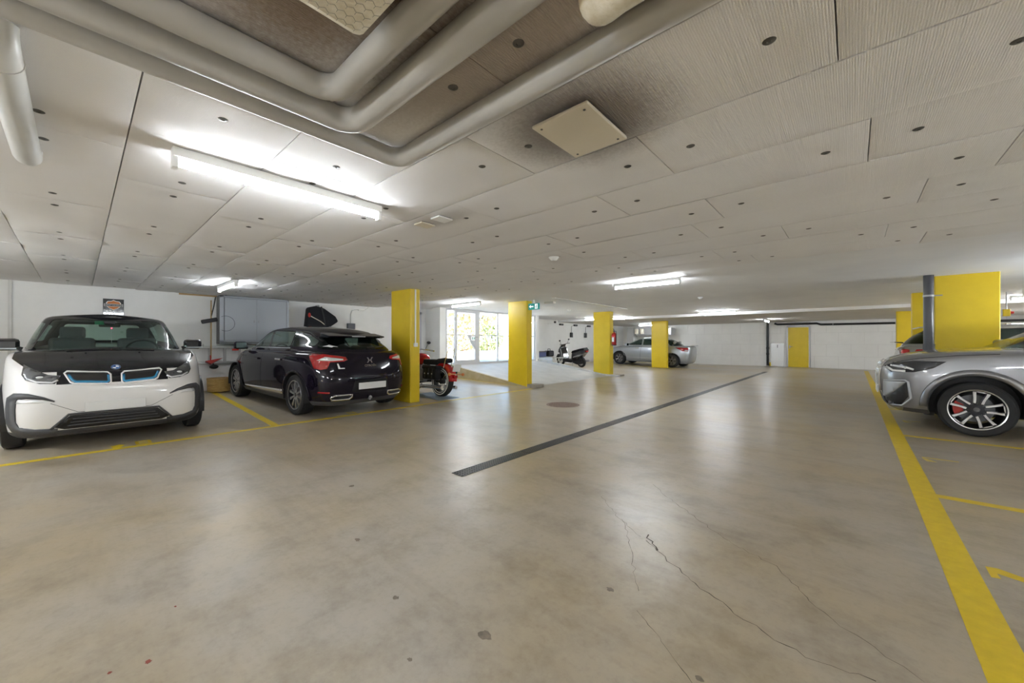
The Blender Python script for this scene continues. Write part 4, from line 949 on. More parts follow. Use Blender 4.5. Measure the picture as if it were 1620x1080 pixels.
q = MB(); q.prism([(-2.12, 1.235), (-2.24, 1.24), (-2.23, 1.225), (-2.1, 1.205)], 'y', -.6, .6); q.build('tail_spoiler', 'paint_black', c.root)
for x in (1.3, -1.3):
    for sg in (-1, 1): make_wheel(.335, .235, .22, 5, 'rim_grey', 'blade', 'rim_face', c.root, (x, sg*.78, .335), sg)
underbody(c, -1.9, 1.9, .5, .2, .6)

# ------------------------------------------------------------------ silver sedan at the back
c = Car('sedan_car', 'silver sedan parked nose to the wall behind yellow columns', (-8.02, 20.15, fz(-8.02)), PI, -PT)
top = [(2.35, .72), (2.0, .84), (1.5, .94), (1.0, 1.01), (-.6, 1.03), (-1.6, 1.06), (-2.3, 1.04)]
tl = lambda d: [(x, z-d) for x, z in top]
body = shell([(.20, .82, 2.2, -2.0, 3.6, 4.4), (.30, .89, 2.34, -2.10, 3.4, 4.4), (.55, .92, 2.4, -2.15, 3.3, 4.4), (.76, .92, 2.38, -2.16, 3.2, 4.4), (tl(.06), .89, 2.28, -2.14, 3, 4.2), (tl(0), .83, 2.15, -2.10, 3, 4.2)], sub=3, n=26, crown=.03)
cab = shell([(.98, .80, 1.42, -1.75, 3, 3), (1.08, .77, 1.2, -1.62, 3, 3), (1.24, .70, .82, -1.36, 3.2, 3.2), (1.37, .63, .5, -1.05, 3.4, 3.4), (1.42, .58, .32, -.85, 3.4, 3.4)], sub=3, n=26, crown=.045)
c.set(body=body, cab=cab)
for sg in (-1, 1):
    for poly in (rounded([(.98, 1.05), (.38, 1.35), (.22, 1.36), (.20, 1.06)], .03), rounded([(.13, 1.06), (.13, 1.37), (-.62, 1.36), (-1.0, 1.2), (-1.0, 1.08)], .03)):
        F = c.cut('cab', poly, 'side', lambda q, n: q.y*sg > .3 and abs(n.y) > .4); c.take('cab', F, 'side_window', 'car_glass_dark', off=-.004)
    c.ribbon('window_trim', [(1.05, 1.035), (.2, 1.045), (-1.05, 1.06)], 'side', sg, .018, 'chrome', .006)
F = c.cut('cab', rounded([(-.66, 1.06), (.66, 1.06), (.54, 1.36), (-.54, 1.36)], .04), 'front', lambda q, n: q.x < -.6 and n.x < -.2); c.take('cab', F, 'rear_window', 'car_glass_dark', off=-.004)
F = c.cut('cab', rounded([(-.66, 1.06), (.66, 1.06), (.54, 1.38), (-.54, 1.38)], .04), 'front', lambda q, n: q.x > .2 and n.x > .2); c.take('cab', F, 'windscreen', 'car_glass', off=-.004)
c.rest('cab', 'roof_and_pillars', 'paint_silver'); c.arches('body', (1.37, -1.37), .385, .335, .92); c.rest('body', 'body', 'paint_silver')
for sg in (-1, 1):
    c.ribbon('door_gap', [(.17, 1.04), (.2, .7), (.22, .32)], 'side', sg, .010, 'seam', .002); c.ribbon('door_crease', [(1.22, .78), (1.10, .52), (.85, .40), (-.9, .42)], 'side', sg, .018, 'trim_light', .008)
    tlp = c.decal('tail_lamp', [(-1.50, .99), (-1.86, .985), (-2.05, .97), (-2.04, .82), (-1.84, .82)], 'side', sg, 'lamp_red', .010, .06); c.decal('reversing_lamp', [(-1.9, .89), (-2.05, .89), (-2.05, .84), (-1.92, .84)], 'side', sg, 'lamp_white', .016, .06, tlp)
    h_ = c.proj(.38, .91, 'side', sg); q = MB(); q.box(h_+Vector((0, sg*.02, 0)), (.22, .03, .035), None, .01); q.build('door_handle', 'chrome', c.root)
    mirror(c, .95, sg*.85, 1.06, sg, 'paint_silver'); seat(c, -.05, sg*.36, .5, 'seat_light'); seat(c, -.95, sg*.36, .52, 'seat_light')
q = MB(); q.prism([(-1.85, 1.075), (-2.14, 1.095), (-2.15, 1.075), (-1.85, 1.05)], 'y', -.6, .6); q.build('boot_lip', 'paint_silver', c.root)
for x in (1.37, -1.37):
    for sg in (-1, 1): make_wheel(.335, .225, .22, 6, 'rim_dark', 'blade', 'rim_grey', c.root, (x, sg*.79, .335), sg)
underbody(c, -1.9, 2.0, .5, .2, .6)
# ================================================================== FITTINGS
def tube_light(p0, p1, zc, label, glow='tube_glow'):
    """fluorescent batten fixed under a ceiling at height zc"""
    a, b_ = Vector((*p0, 0)), Vector((*p1, 0)); mid = (a+b_)/2; L = (b_-a).length; ang = math.atan2(b_.y-a.y, b_.x-a.x)
    o = tag(empty('tube_light', (mid.x, mid.y, zc), (0, 0, ang)), label, 'light', 'ceiling tube lights')
    q = MB(); q.bx(-L/2, L/2, -.035, .035, -.055, -.001, .006); q.build('housing', 'white_plastic', o)
    q = MB(); q.tube([(-L/2+.03, 0, -.085), (L/2-.03, 0, -.085)], .017, 12); q.build('tube', glow, o)
    for s in (-1, 1):
        q = MB(); q.bx(s*(L/2-.028), s*L/2, -.026, .026, -.115, -.05, .004); q.build('end_cap', 'white_plastic', o)
    return o
tube_light((-2.83, .34), (-2.83, 1.60), HP, 'long glowing tube light close above, left of the pipes')
tube_light((-9.15, 1.80), (-7.95, 1.80), HP, 'glowing tube light in front of the grey wall cabinet')
tube_light((-3.50, 6.98), (-2.25, 6.98), HS, 'glowing tube light over the middle of the aisle', 'tube_glow_aisle')
tube_light((-8.9, 7.35), (-7.62, 7.30), HS, 'tube light above the glass doors', 'tube_glow_aisle')
tube_light((-9.3, 15.6), (-7.4, 15.8), HS, 'tube light behind the third yellow column', 'tube_glow_aisle')
tube_light((-4.3, 15.3), (-3.05, 15.3), HS, 'tube light just before the lowered ceiling', 'tube_glow_aisle')
tube_light((-9.0, 20.9), (-7.75, 20.9), HL, 'tube light over the silver sedan', 'tube_glow_aisle')
tube_light((-2.9, 19.9), (-2.9, 21.1), HL, 'small distant tube light before the yellow door', 'tube_glow_aisle')
tube_light((2.9, 15.2), (4.2, 15.2), HS, 'tube light right of the largest yellow column', 'tube_glow_aisle')
def fill_light(x, y, rot, label):  # fill tubes added out of view to even out the brightness
    """added fill light: bare tube on two rods, placed out of view"""
    o = tube_light((x-.62*math.cos(rot), y-.62*math.sin(rot)), (x+.62*math.cos(rot), y+.62*math.sin(rot)), HS-.58, label, 'tube_glow_fill')
    for sx in (-.45, .45): q = MB(); q.tube([(sx, 0, -.02), (sx, 0, .58)], .008, 8); q.build('rod', 'grey_steel', o)
    return o
fill_light(4.6, 3.6, PI/2, 'added fill tube light over the right hand bays, out of view')
fill_light(3.6, 8.9, PI/2, 'added fill tube light above the grey crossover, out of view')
fill_light(-1.2, -3.0, 0, 'added fill tube light right behind the viewer')
fill_light(-6.6, -2.6, 0, 'added fill tube light left behind the viewer')
fill_light(2.6, -2.2, 0, 'added fill tube light behind the viewer beside the right bays')
fill_light(-3.6, -5.2, 0, 'added fill tube light far behind the viewer')
fill_light(6.0, 11.2, PI/2, 'added fill tube light deep in the right bays, out of view')
fill_light(6.2, 16.0, PI/2, 'added fill tube light beside the right wall, out of view')
fill_light(5.6, 20.0, PI/2, 'added fill tube light at the far right corner, out of view')
# ---- pipes under the ceiling
def pipe_L(corner, z, r, name, label, flange=False):
    x, y = corner; R_ = .09; pts = [(x, -2.6, z)]
    for k in range(7): a = PI/2*k/6; pts.append((x+R_-R_*math.cos(a), y-R_+R_*math.sin(a), z))
    pts.append((2.2, y, z)); o = tag(empty(name, (x, y, z)), label, 'pipe', 'painted pipes under the ceiling')
    q = MB(); q.tube(pts, r, 20); q.build('pipe_run', 'pipe_paint', o).location = (-x, -y, -z)
    q = MB(); q.lathe([(r, -.012), (r+.004, -.012), (r+.004, .012), (r, .012)], (x, -.9, z), 'y', 20); q.build('joint_ring', 'pipe_paint', o).location = (-x, -y, -z)
    if flange:
        q = MB()
        for x0, x1 in ((-1.85, -1.42), (-1.40, -1.0), (-.99, -.62), (-.60, .1), (.12, 1.2)): q.bx(x0, x1, y+.02, y+.135, HP-.012, HP-.002)
        q.build('cover_strip', 'pipe_paint', o).location = (-x, -y, -z)
    return o
pipe_L((-1.925, 1.21), HP-.052, .05, 'ceiling_pipe', 'outermost grey pipe bending under the ceiling', True)
pipe_L((-1.775, .862), HP-.055, .054, 'ceiling_pipe', 'middle grey pipe bending under the ceiling')
pipe_L((-1.615, .705), HP-.05, .048, 'ceiling_pipe', 'innermost grey pipe bending under the ceiling')
o = tag(empty('side_pipe', (-2.2, -.19, HP-.055)), 'short pale pipe ending under the ceiling at upper left', 'pipe')
q = MB(); q.tube([(.05, 0, .048), (.045, 0, .025), (.02, 0, .006), (-.03, 0, 0), (-.1, 0, 0), (-1.2, 0, 0), (-1.235, 0, .006), (-1.25, 0, .025), (-1.252, 0, .048)], .053, 20); q.build('pipe_run', 'side_pipe_paint', o)
q = MB(); q.lathe([(.053, -.01), (.056, -.01), (.056, .01), (.053, .01)], (-.12, 0, 0), 'x', 20); q.build('joint_ring', 'side_pipe_paint', o)
# ---- mesh wrapped lagging
o = tag(empty('pipe_lagging', (-.95, .42, HP-.075)), 'cream lagging block wrapped in wire mesh above the pipes', 'insulation')
q = MB(); q.box((0, 0, 0), (.42, .34, .14), None, .03); q.build('padding', 'lagging', o)
q = MB(); rw_ = .0008
for i in range(-7, 8):
    for j in range(-6, 7):
        x, y = i*.03, j*.026+(.013 if i % 2 else 0)
        if abs(x) > .19 or abs(y) > .155: continue
        q.tube([(x, y, -.0715), (x+.01, y, -.0715)], rw_, 4); q.tube([(x+.01, y, -.0715), (x+.02, y+.013, -.0715)], rw_, 4); q.tube([(x+.01, y, -.0715), (x+.02, y-.013, -.0715)], rw_, 4)
for i in range(-7, 8):
    for zz in (-.045, -.015, .015, .045):
        for yy in (-.1705, .1705): q.tube([(i*.026, yy, zz), (i*.026+.013, yy, zz+.015)], rw_, 4)
wm = q.build('wire_mesh', 'wire', o); wm['kind'] = 'stuff'
o = tag(empty('duct_sleeve', (-.55, .945, HP-.06)), 'cream wrapped duct end beside the outermost pipe', 'duct')
q = MB(); q.tube([(0, .10, .05), (0, .08, 0), (.06, .05, -.02), (.5, 0.05, -.02)], .075, 18); q.build('sleeve', 'lagging', o)
q = MB(); q.lathe([(.076, 0), (.08, 0), (.08, .02), (.076, .02)], (.2, .05, -.02), 'x', 18); q.build('clamp', 'wire', o)
# ---- square air plate and two small plates
o = tag(empty('air_outlet_plate', (-1.02, 1.67, HP)), 'cream square cover plate on the sooty ceiling', 'vent')
q = MB(); q.box((0, 0, -.035), (.31, .40, .016), None, .006); q.build('plate', 'plate_cream', o)
q = MB(); q.bx(-.10, .10, -.13, .13, -.03, .004); q.build('neck', 'black_plastic', o)
for sx in (-.12, .12):
    for sy in (-.165, .165): q = MB(); q.lathe([(0, -.0455), (.006, -.0455), (.006, -.042)], (sx, sy, 0), 'z', 10); q.build('screw', 'fixing_metal', o)
for x, m_, lb in ((-2.93, 'plate_cream', 'small cream cover plate near the tube light end'), (-2.68, 'white_plastic', 'small white cover plate near the tube light end')):
    o = tag(empty('cover_plate', (x, 2.10, HP)), lb, 'cover plate'); q = MB(); q.box((0, 0, -.012), (.12, .15, .014), None, .004); q.build('plate', m_, o)
    q = MB(); q.bx(-.05, .05, -.06, .06, -.005, .003); q.build('base', 'black_plastic', o)
def detector(x, y, z, label):
    o = tag(empty('smoke_detector', (x, y, z)), label, 'detector'); q = MB(); q.lathe([(0, -.045), (.03, -.045), (.045, -.03), (.055, -.02), (.06, 0)], seg=24); q.build('head', 'white_plastic', o)
    q = MB(); q.lathe([(.06, -.008), (.07, -.006), (.07, 0)], seg=24); q.build('base', 'white_plastic', o)
detector(-2.85, 4.02, HP, 'round white smoke detector on the panelled ceiling'); detector(-2.87, 10.4, HS, 'small white detector on the smooth ceiling over the aisle')
detector(-7.3, 11.2, HS, 'small dark detector on ceiling above the ramp')
q = MB(); q.bx(-6.5, -6.2, 8.7, 8.82, HS-.05, HS, .004); tag(q.build('cable_tray', 'side_pipe_paint'), 'short grey tray on the ceiling near the exit sign', 'tray')
q = MB(); q.bx(-5.75, -5.65, 8.0, 12.2, HS-.02, HS, .003); tag(q.build('ceiling_strip', 'side_pipe_paint'), 'long pale strip on the smooth ceiling by third column', 'cable duct')
# ---- exit sign
o = tag(empty('exit_sign', (-6.44, 8.16, HS-.17)), 'green emergency exit sign with arrow beside second column', 'sign')
q = MB(); q.box((0, 0, 0), (.36, .05, .17), None, .006); q.build('box', 'exit_green', o)
q = MB(); q.bx(-.02, .02, -.015, .015, .08, .17); q.build('bracket', 'white_plastic', o)
q = MB(); q.prism([(-.15, 0), (-.09, .045), (-.09, .015), (.0, .015), (.0, -.015), (-.09, -.015), (-.09, -.045)], 'y', -.0275, -.024); q.build('arrow', 'exit_white', o)
q = MB(); q.prism(rect(.05, .14, -.065, .065), 'y', -.0275, -.024); q.build('door_pictogram', 'exit_white', o)
q = MB(); q.ball((.10, -.028, .04), (.012, .002, .012), 10, 6); q.prism([(.09, .025), (.115, .02), (.10, -.01), (.12, -.05), (.105, -.052), (.088, -.015), (.07, -.045), (.06, -.04), (.082, .0)], 'y', -.0295, -.0276); q.build('running_figure', 'exit_green', o)
# ---- fire extinguisher on third column
o = tag(empty('fire_extinguisher', (-6.55, 13.03, 1.12)), 'red fire extinguisher hanging on the third yellow column', 'extinguisher')
q = MB(); q.lathe([(0, 0), (.075, 0), (.085, .02), (.085, .38), (.07, .44), (.03, .48), (.03, .5), (0, .5)], seg=24); q.build('cylinder', 'red_gloss', o)
q = MB(); q.bx(-.03, .03, -.02, .02, .50, .54); q.tube([(0, 0, .54), (.02, -.08, .57)], .012, 8); q.tube([(0, 0, .56), (.02, -.09, .61)], .012, 8); q.build('valve', 'black_plastic', o)
q = MB(); q.tube([(.02, 0, .52), (.09, -.02, .52), (.105, -.03, .4), (.10, -.03, .1)], .012, 8); q.build('hose', 'black_plastic', o)
q = MB(); q.lathe([(.086, .03), (.088, .03), (.088, .0), (.086, 0)], seg=24); q.build('base_ring', 'black_plastic', o)
q = MB(); q.prism([(-.04, .14), (.04, .14), (.04, .3), (-.04, .3)], 'y', -.088, -.086); q.build('label_plate', 'sticker_white', o)
# ---- downpipes
o = tag(empty('downpipe', (.97, 9.62, 0)), 'black downpipe in front of largest yellow column', 'pipe')
q = MB(); q.tube([(0, 0, 0), (0, 0, HS)], .065, 20); q.build('pipe_run', 'dark_pipe', o)
for z in (.9, 2.02): q = MB(); q.lathe([(.065, -.015), (.071, -.015), (.071, .015), (.065, .015)], (0, 0, z), 'z', 20); q.bx(.06, .16, -.008, .008, z-.01, z+.01); q.build('clamp', 'grey_steel', o)
q = MB(); q.lathe([(.065, -.05), (.075, -.05), (.075, .05), (.065, .05)], (0, 0, 1.15), 'z', 20); q.build('socket', 'dark_pipe', o)
o = tag(empty('downpipe', (-3.30, YF-.1, 0)), 'slim black downpipe left of the yellow door', 'pipe')
q = MB(); q.tube([(0, 0, .05), (0, 0, HL)], .055, 14); q.tube([(0, 0, .12), (.1, -.05, .06)], .05, 12); q.build('pipe_run', 'black_pipe', o)
for z in (.65, .95): q = MB(); q.lathe([(.055, -.04), (.07, -.04), (.07, .04), (.055, .04)], (0, 0, z), 'z', 14); q.build('socket', 'black_pipe', o)
o = tag(empty('ceiling_drain_pipe', (-3.0, YF-.12, 2.16)), 'black horizontal pipe along the far wall above the yellow door', 'pipe')
q = MB(); q.tube([(0, 0, .05), (.12, 0, 0), (1.7, 0, 0), (1.85, 0, -.06), (9.5, 0, -.10)], .05, 14); q.build('pipe_run', 'black_pipe', o)
for x in (2.3, 4.4): q = MB(); q.lathe([(.05, -.015), (.056, -.015), (.056, .015), (.05, .015)], (x, 0, -.062-(x-1.85)*.0052), 'x', 14); q.build('clamp', 'grey_steel', o)
o = tag(empty('wall_panel', (-2.88, YF-.03, .02)), 'grey cover panel leaning left of the yellow door', 'panel')
q = MB(); q.bx(-.31, .27, -.02, .01, 0, 1.18, .004); q.build('sheet', 'galv', o); q = MB(); q.bx(-.02, .01, -.03, -.02, .95, 1.1); q.build('latch', 'black_plastic', o)
q = MB(); q.bx(-.06, .0, -.05, .05, 0, .2); q.build('yellow_prop', 'column_yellow', o).location = (-.28, -.1, .0)
# ---- right hand ceiling beam / duct
o = tag(empty('ceiling_duct', (4.6, 14.0, HS)), 'pale grey duct crossing the ceiling at the far right', 'duct')
q = MB(); q.box((0, 0, -.09), (4.4, .35, .17), (0, 0, .55), .01); q.build('duct_body', 'side_pipe_paint', o)
for x in (-1.2, .6): q = MB(); q.box((x*math.cos(.55), x*math.sin(.55), -.09), (.03, .38, .175), (0, 0, .55)); q.build('flange', 'galv', o)
o = tag(empty('warning_lamp', (2.6, 13.9, 1.9)), 'small yellow lamp box on the right behind the largest column', 'lamp')
q = MB(); q.bx(-.06, .05, -.05, .05, -.08, .08, .01); q.build('box', 'column_yellow', o); q = MB(); q.bx(-.10, -.06, -.04, .04, -.07, .07, .006); q.build('back_plate', 'grey_steel', o); q = MB(); q.tube([(0, 0, .08), (0, 0, HS-1.9)], .012, 8); q.build('rod', 'grey_steel', o); q = MB(); q.lathe([(0, .06), (.025, .05), (.03, 0)], (.05, 0, 0), 'x', 12); q.build('knob', 'red_plastic', o)
# ---- duct above sedan
o = tag(empty('air_duct', (-9.6, 22.4, 1.2)), 'grey sheet metal air duct against the wall above the silver sedan', 'duct')
q = MB(); q.bx(-.35, 1.75, .3, 1.0, .48, .9, .01); q.build('horizontal_run', 'galv', o); q = MB(); q.bx(-.9, -.45, .2, .7, -1.1, .95, .02); q.build('vertical_run', 'galv', o)
q = MB(); q.lathe([(.11, .55), (.11, .85)], (-.15, -.1, 0), 'z', 16); q.lathe([(.11, .55), (.11, .85)], (.2, -.1, 0), 'z', 16); q.build('sleeves', 'plate_cream', o)
# ================================================================== THINGS ON THE LEFT WALL
o = tag(empty('wall_cabinet', (XL+.01, 2.11, 1.25)), 'grey two door metal cabinet hung high on the left wall', 'cabinet')
q = MB(); q.bx(0, .30, 0, 1.42, 0, 1.045); q.build('carcass', 'cabinet_side', o)
for i, (y0, y1) in enumerate(((.09, .715), (.72, 1.36))):
    q = MB(); q.bx(.30, .318, y0, y1, .03, 1.0, .004); d = q.build('door', 'cabinet_grey', o); q = MB(); q.bx(.318, .332, (.66 if i == 0 else .75), (.68 if i == 0 else .77), .45, .5); q.build('lock', 'grey_steel', d)
q = MB(); q.bx(.30, .312, .0, .075, 0, 1.045); q.bx(.30, .312, 1.37, 1.42, 0, 1.045); q.bx(.30, .312, 0, 1.42, 0, .025); q.bx(.30, .312, 0, 1.42, 1.01, 1.045); q.build('front_frame', 'cabinet_grey', o)
q = MB(); q.bx(0, .30, -.0, 1.42, -.055, -.002); q.build('shelf_rail', 'cabinet_side', o)
o = tag(empty('ladder', (XL+.06, 1.7, .72)), 'aluminium ladder hung sideways on the wall under the cabinet', 'ladder')
for z in (.05, .40): q = MB(); q.bx(-.03, .03, 0, 1.75, z-.025, z+.025, .004); q.build('rail', 'galv', o)
for y in (.28, .56, .84, 1.12, 1.40): q = MB(); q.bx(-.018, .018, y-.025, y+.025, .07, .38); q.build('rung', 'galv', o)
for y in (.15, 1.5): q = MB(); q.tube([(-.06, y, .43), (.05, y, .43), (.05, y, .47)], .008, 6); q.build('hook', 'grey_steel', o)
o = tag(empty('broom', (XL+.16, 1.985, .86)), 'broom with wooden stick hanging beside the grey cabinet', 'broom')
q = MB(); q.tube([(0, 0, 0), (0, 0, 1.32)], .013, 8); q.build('stick', 'wood', o)
q = MB(); q.box((0, -.03, .86), (.06, .30, .09), (.25, 0, 0), .02); q.build('brush_head', 'black_plastic', o)
q = MB(); q.tube([(0, 0, .95), (.01, .05, 1.2), (.0, .08, 1.4)], .012, 6); q.build('strap', 'black_plastic', o)
o = tag(empty('dustpan', (XL+.2, 1.99, .82)), 'red dustpan hanging below the broom stick', 'dustpan')
q = MB(); q.add([(0, -.12, -.03), (0, .20, .05), (.0, .12, -.0), (0, -.02, -.09), (.07, -.12, -.0), (.07, .20, .06), (.07, .12, .02), (.07, -.02, -.06)], [(0, 1, 2, 3), (7, 6, 5, 4), (0, 4, 5, 1), (1, 5, 6, 2), (2, 6, 7, 3), (3, 7, 4, 0)]); q.build('pan', 'red_plastic', o)
q = MB(); q.tube([(0, -.02, 0), (-.02, -.02, .12)], .012, 8); q.build('handle', 'red_plastic', o)
o = tag(empty('hand_brush', (XL+.2, 2.03, .68)), 'dark green hand brush hanging under the red dustpan', 'brush'); q = MB(); q.ball((0, 0, 0), (.05, .085, .05)); q.build('bristles', 'black_plastic', o); q = MB(); q.tube([(0, 0, .03), (-.02, -.02, .12)], .012, 6); q.build('handle', 'black_plastic', o)
o = tag(empty('red_clip', (XL+.13, 2.45, 1.06)), 'small red reflector clipped on the ladder rail', 'reflector'); q = MB(); q.box((0, 0, 0), (.03, .13, .045), None, .01); q.build('lens', 'red_plastic', o); q = MB(); q.bx(-.03, -.012, -.03, .03, -.015, .07); q.build('clip', 'black_plastic', o)
o = tag(empty('wire_loop', (XL+.335, 2.22, 1.66)), 'thin black wire loop hanging against the cabinet door', 'wire'); q = MB(); q.tube([(0, .17*math.cos(a), .17*math.sin(a)) for a in [k*PI/16-PI*.65 for k in range(22)]], .004, 5); q.build('loop', 'black_plastic', o)
# basket
o = tag(empty('basket', (XL+.32, 2.10, fz(XL+.32))), 'round wicker basket on floor beneath the ladder', 'basket')
q = MB(); q.lathe([(0, .01), (.19, .01), (.205, .03), (.215, .30), (.20, .30), (.185, .03), (0, .025)], seg=28); q.build('bowl', 'wicker', o)
for k in range(9): q = MB(); q.lathe([(.205+k*.0012, -.014), (.214+k*.0012, 0), (.205+k*.0012, .014)], (0, 0, .03+k*.032), 'z', 28); q.build('weave_ring', 'wicker', o)
q = MB(); q.lathe([(.20, .295), (.222, .295), (.222, .315), (.20, .315)], seg=28); q.build('rim', 'wood', o)
# poster
o = tag(empty('wall_poster', (XL+.006, .46, 1.91)), 'black sign with orange shield emblem on the left wall', 'poster')
q = MB(); q.box((0, 0, 0), (.008, .29, .36), None, .002); q.build('sheet', 'black_gloss', o)
sh = [(-.09, .055), (-.07, .085), (-.03, .09), (0, .11), (.03, .09), (.07, .085), (.09, .055), (.085, -.02), (.05, -.06), (0, -.09), (-.05, -.06), (-.085, -.02)]
q = MB(); q.prism([(y*1.15, z*1.0+.05) for y, z in sh], 'x', .004, .006); q.build('shield_edge', 'white_paint', o)
q = MB(); q.prism([(y*1.02, z*.88+.05) for y, z in sh], 'x', .0055, .0072); q.build('shield', 'orange', o)
q = MB(); q.bx(.007, .0085, -.125, .125, .035, .078); q.build('bar', 'black_gloss', o); q = MB(); q.bx(.0065, .0075, -.13, .13, .03, .083); q.build('bar_edge', 'white_paint', o)
t = text_mesh('HARLEY-DAVIDSON', .027, 'white_paint', 'lettering', o, .0004); t.location = (.0095, 0, .056); t.rotation_euler = (PI/2, 0, PI/2)
t = text_mesh('PARKING', .052, 'white_paint', 'lettering', o, .0006); t.location = (.006, 0, -.075); t.rotation_euler = (PI/2, 0, PI/2)
t = text_mesh('ONLY', .045, 'white_paint', 'lettering', o, .0006); t.location = (.006, 0, -.125); t.rotation_euler = (PI/2, 0, PI/2)
# hanging dark bag
o = tag(empty('hanging_bag', (XL+.22, 4.3, 1.75)), 'black bag with red clip hanging on wall behind dark hatchback', 'bag')
q = MB(); q.prism([(-.38, -.34), (-.30, .40), (-.08, .46), (.12, .40), (.42, .20), (.50, .06), (.30, -.08), (.10, -.10), (.06, -.34)], 'x', -.12, .10); bo = q.build('bag_body', 'black_cloth', o); md = bo.modifiers.new('bevel', 'BEVEL'); md.width = .05; md.segments = 3
q = MB(); q.tube([(.11, .02, .44), (.13, .07, .2), (.13, .14, -.2)], .02, 8); q.build('strap', 'black_plastic', o)
q = MB(); q.tube([(.11, -.24, .17), (.13, 0, .04), (.13, .10, -.04)], .012, 8); q.build('cord', 'plate_cream', o); q = MB(); q.ball((.11, -.28, .20), (.03, .035, .06)); q.build('clip', 'red_plastic', o)
q = MB(); q.tube([(-.22, .0, .48), (.0, .0, .48), (.02, 0, .44)], .01, 6); q.build('hook', 'grey_steel', o)
# wall box with conduit
o = tag(empty('junction_box', (XL+.05, 5.27, 1.70)), 'dark socket box with grey conduit on wall above dark hatchback', 'socket box')
q = MB(); q.box((0, 0, 0), (.09, .22, .17), None, .012); q.build('box', 'dark_pipe', o)
q = MB(); q.tube([(-.02, 0, .08), (-.02, 0, .35), (-.02, .04, .46), (-.02, .14, .50), (-.02, .24, .50)], .015, 8); q.build('conduit', 'side_pipe_paint', o)
q = MB(); q.box((-.02, .33, .50), (.05, .2, .05), None, .01); q.tube([(-.02, .43, .50), (.02, .50, .56), (.06, .52, .60)], .014, 8); q.build('cable_gland', 'white_plastic', o)
# cable on pale door
o = tag(empty('cable_loop', (XL+.03, 7.25, 1.95)), 'dark cable loop hanging on the pale daylight tinted door', 'cable'); q = MB(); q.tube([(0, -.1, .22), (0, -.17, .05), (0, -.12, -.12), (0, .02, -.2), (0, .15, -.12), (0, .22, .06), (.0, .25, .3)], .010, 6); q.build('cord', 'black_plastic', o); q = MB(); q.box((0, -.1, .22), (.04, .06, .1), None, .01); q.build('plug', 'grey_steel', o)
# charging sockets above scooter
rail = tag(empty('socket_rail', (XL2+.03, 15.4, 2.165)), 'white conduit rail on the wall above the scooter', 'conduit'); q = MB(); q.bx(-.025, .02, 0, 4.2, -.02, .02); q.build('rail_profile', 'white_plastic', rail); q = MB(); q.box((0, .6, .1), (.06, .12, .1), None, .01); q.build('inlet_box', 'dark_pipe', rail)
for i, (y, lb) in enumerate(((16.45, 'leftmost black socket on the conduit rail above the scooter'), (17.8, 'middle black socket on the conduit rail above the scooter'), (19.2, 'rightmost black socket on the conduit rail above the scooter'))):
    o = tag(empty('charging_socket', (XL2+.102, y, 2.16)), lb, 'socket', 'sockets on the rail'); q = MB(); q.box((0, 0, 0), (.09, .30, .09), None, .015); q.build('housing', 'black_plastic', o); q = MB(); q.lathe([(0, .012), (.03, .012), (.03, 0)], (.045, 0, 0), 'x', 12); q.build('outlet', 'dark_pipe', o)
for y, lb in ((17.45, 'left black charger hanging by cable on wall behind scooter'), (18.9, 'right black charger hanging by cable on wall behind scooter')):
    o = tag(empty('hanging_charger', (XL2+.07, y, 1.64)), lb, 'charger', 'hanging chargers'); q = MB(); q.box((0, 0, 0), (.08, .20, .26), None, .02); q.build('housing', 'black_plastic', o); q = MB(); q.tube([(0, 0, .12), (0, 0, .45), (0, .12, .50)], .010, 6); q.build('cable', 'black_plastic', o)
# ================================================================== MOTORCYCLE
m0 = tag(empty('motorcycle', (-6.93, 5.42, fz(-6.93)), (math.radians(5), 0, PI)), 'red cruiser motorcycle with black saddlebags behind yellow column', 'motorcycle')
def bike_wheel(x, r, w, name='wheel', white=True, parent=m0, m_rim='black_plastic'):
    q = MB(); q.lathe([(r*.66, -w*.42), (r*.8, -w*.5), (r-.02, -w*.45), (r, -w*.2), (r, w*.2), (r-.02, w*.45), (r*.8, w*.5), (r*.66, w*.42)], (x, 0, r), 'y', 40); ty = q.build('wheel', 'rubber', parent)
    if white:
        for s in (-1, 1): q = MB(); q.lathe([(r*.70, s*w*.455), (r*.88, s*w*.51), (r*.89, s*w*.49), (r*.70, s*w*.42)], (x, 0, r), 'y', 40); q.build('whitewall', 'white_paint', ty)
    q = MB(); q.lathe([(r*.68, -w*.4), (r*.62, -w*.2), (r*.62, w*.2), (r*.68, w*.4)], (x, 0, r), 'y', 40); q.lathe([(0, -w*.4), (.05, -w*.4), (.05, w*.4), (0, w*.4)], (x, 0, r), 'y', 18); q.build('rim', m_rim, ty)
    q = MB()
    for k in range(14):
        a = 2*PI*k/14; q.tube([(x+.04*math.cos(a), 0, r+.04*math.sin(a)), (x+r*.64*math.cos(a+.25), 0, r+r*.64*math.sin(a+.25))], .006, 5)
    q.build('spokes', 'chrome', ty); return ty
bike_wheel(0, .335, .15); bike_wheel(1.62, .335, .13)
def fender(x, r, w, a0, a1, m_, name):
    q = MB(); vs = []; fs = []; N = 18; prof = [(-1, -.07), (-.96, .0), (-.7, .05), (0, .07), (.7, .05), (.96, 0), (1, -.07)]
    for k in range(N+1):
        a = a0+(a1-a0)*k/N
        for u, d in prof: vs.append((x+(r+.05+d*.6)*math.cos(a), u*w, r+(r+.05+d*.6)*math.sin(a)))
    n = len(prof)
    for k in range(N):
        for i in range(n-1): fs.append((k*n+i, k*n+i+1, (k+1)*n+i+1, (k+1)*n+i))
    q.add(vs, fs, True); o = q.build(name, m_, m0); md = o.modifiers.new('t', 'SOLIDIFY'); md.thickness = .006; return o
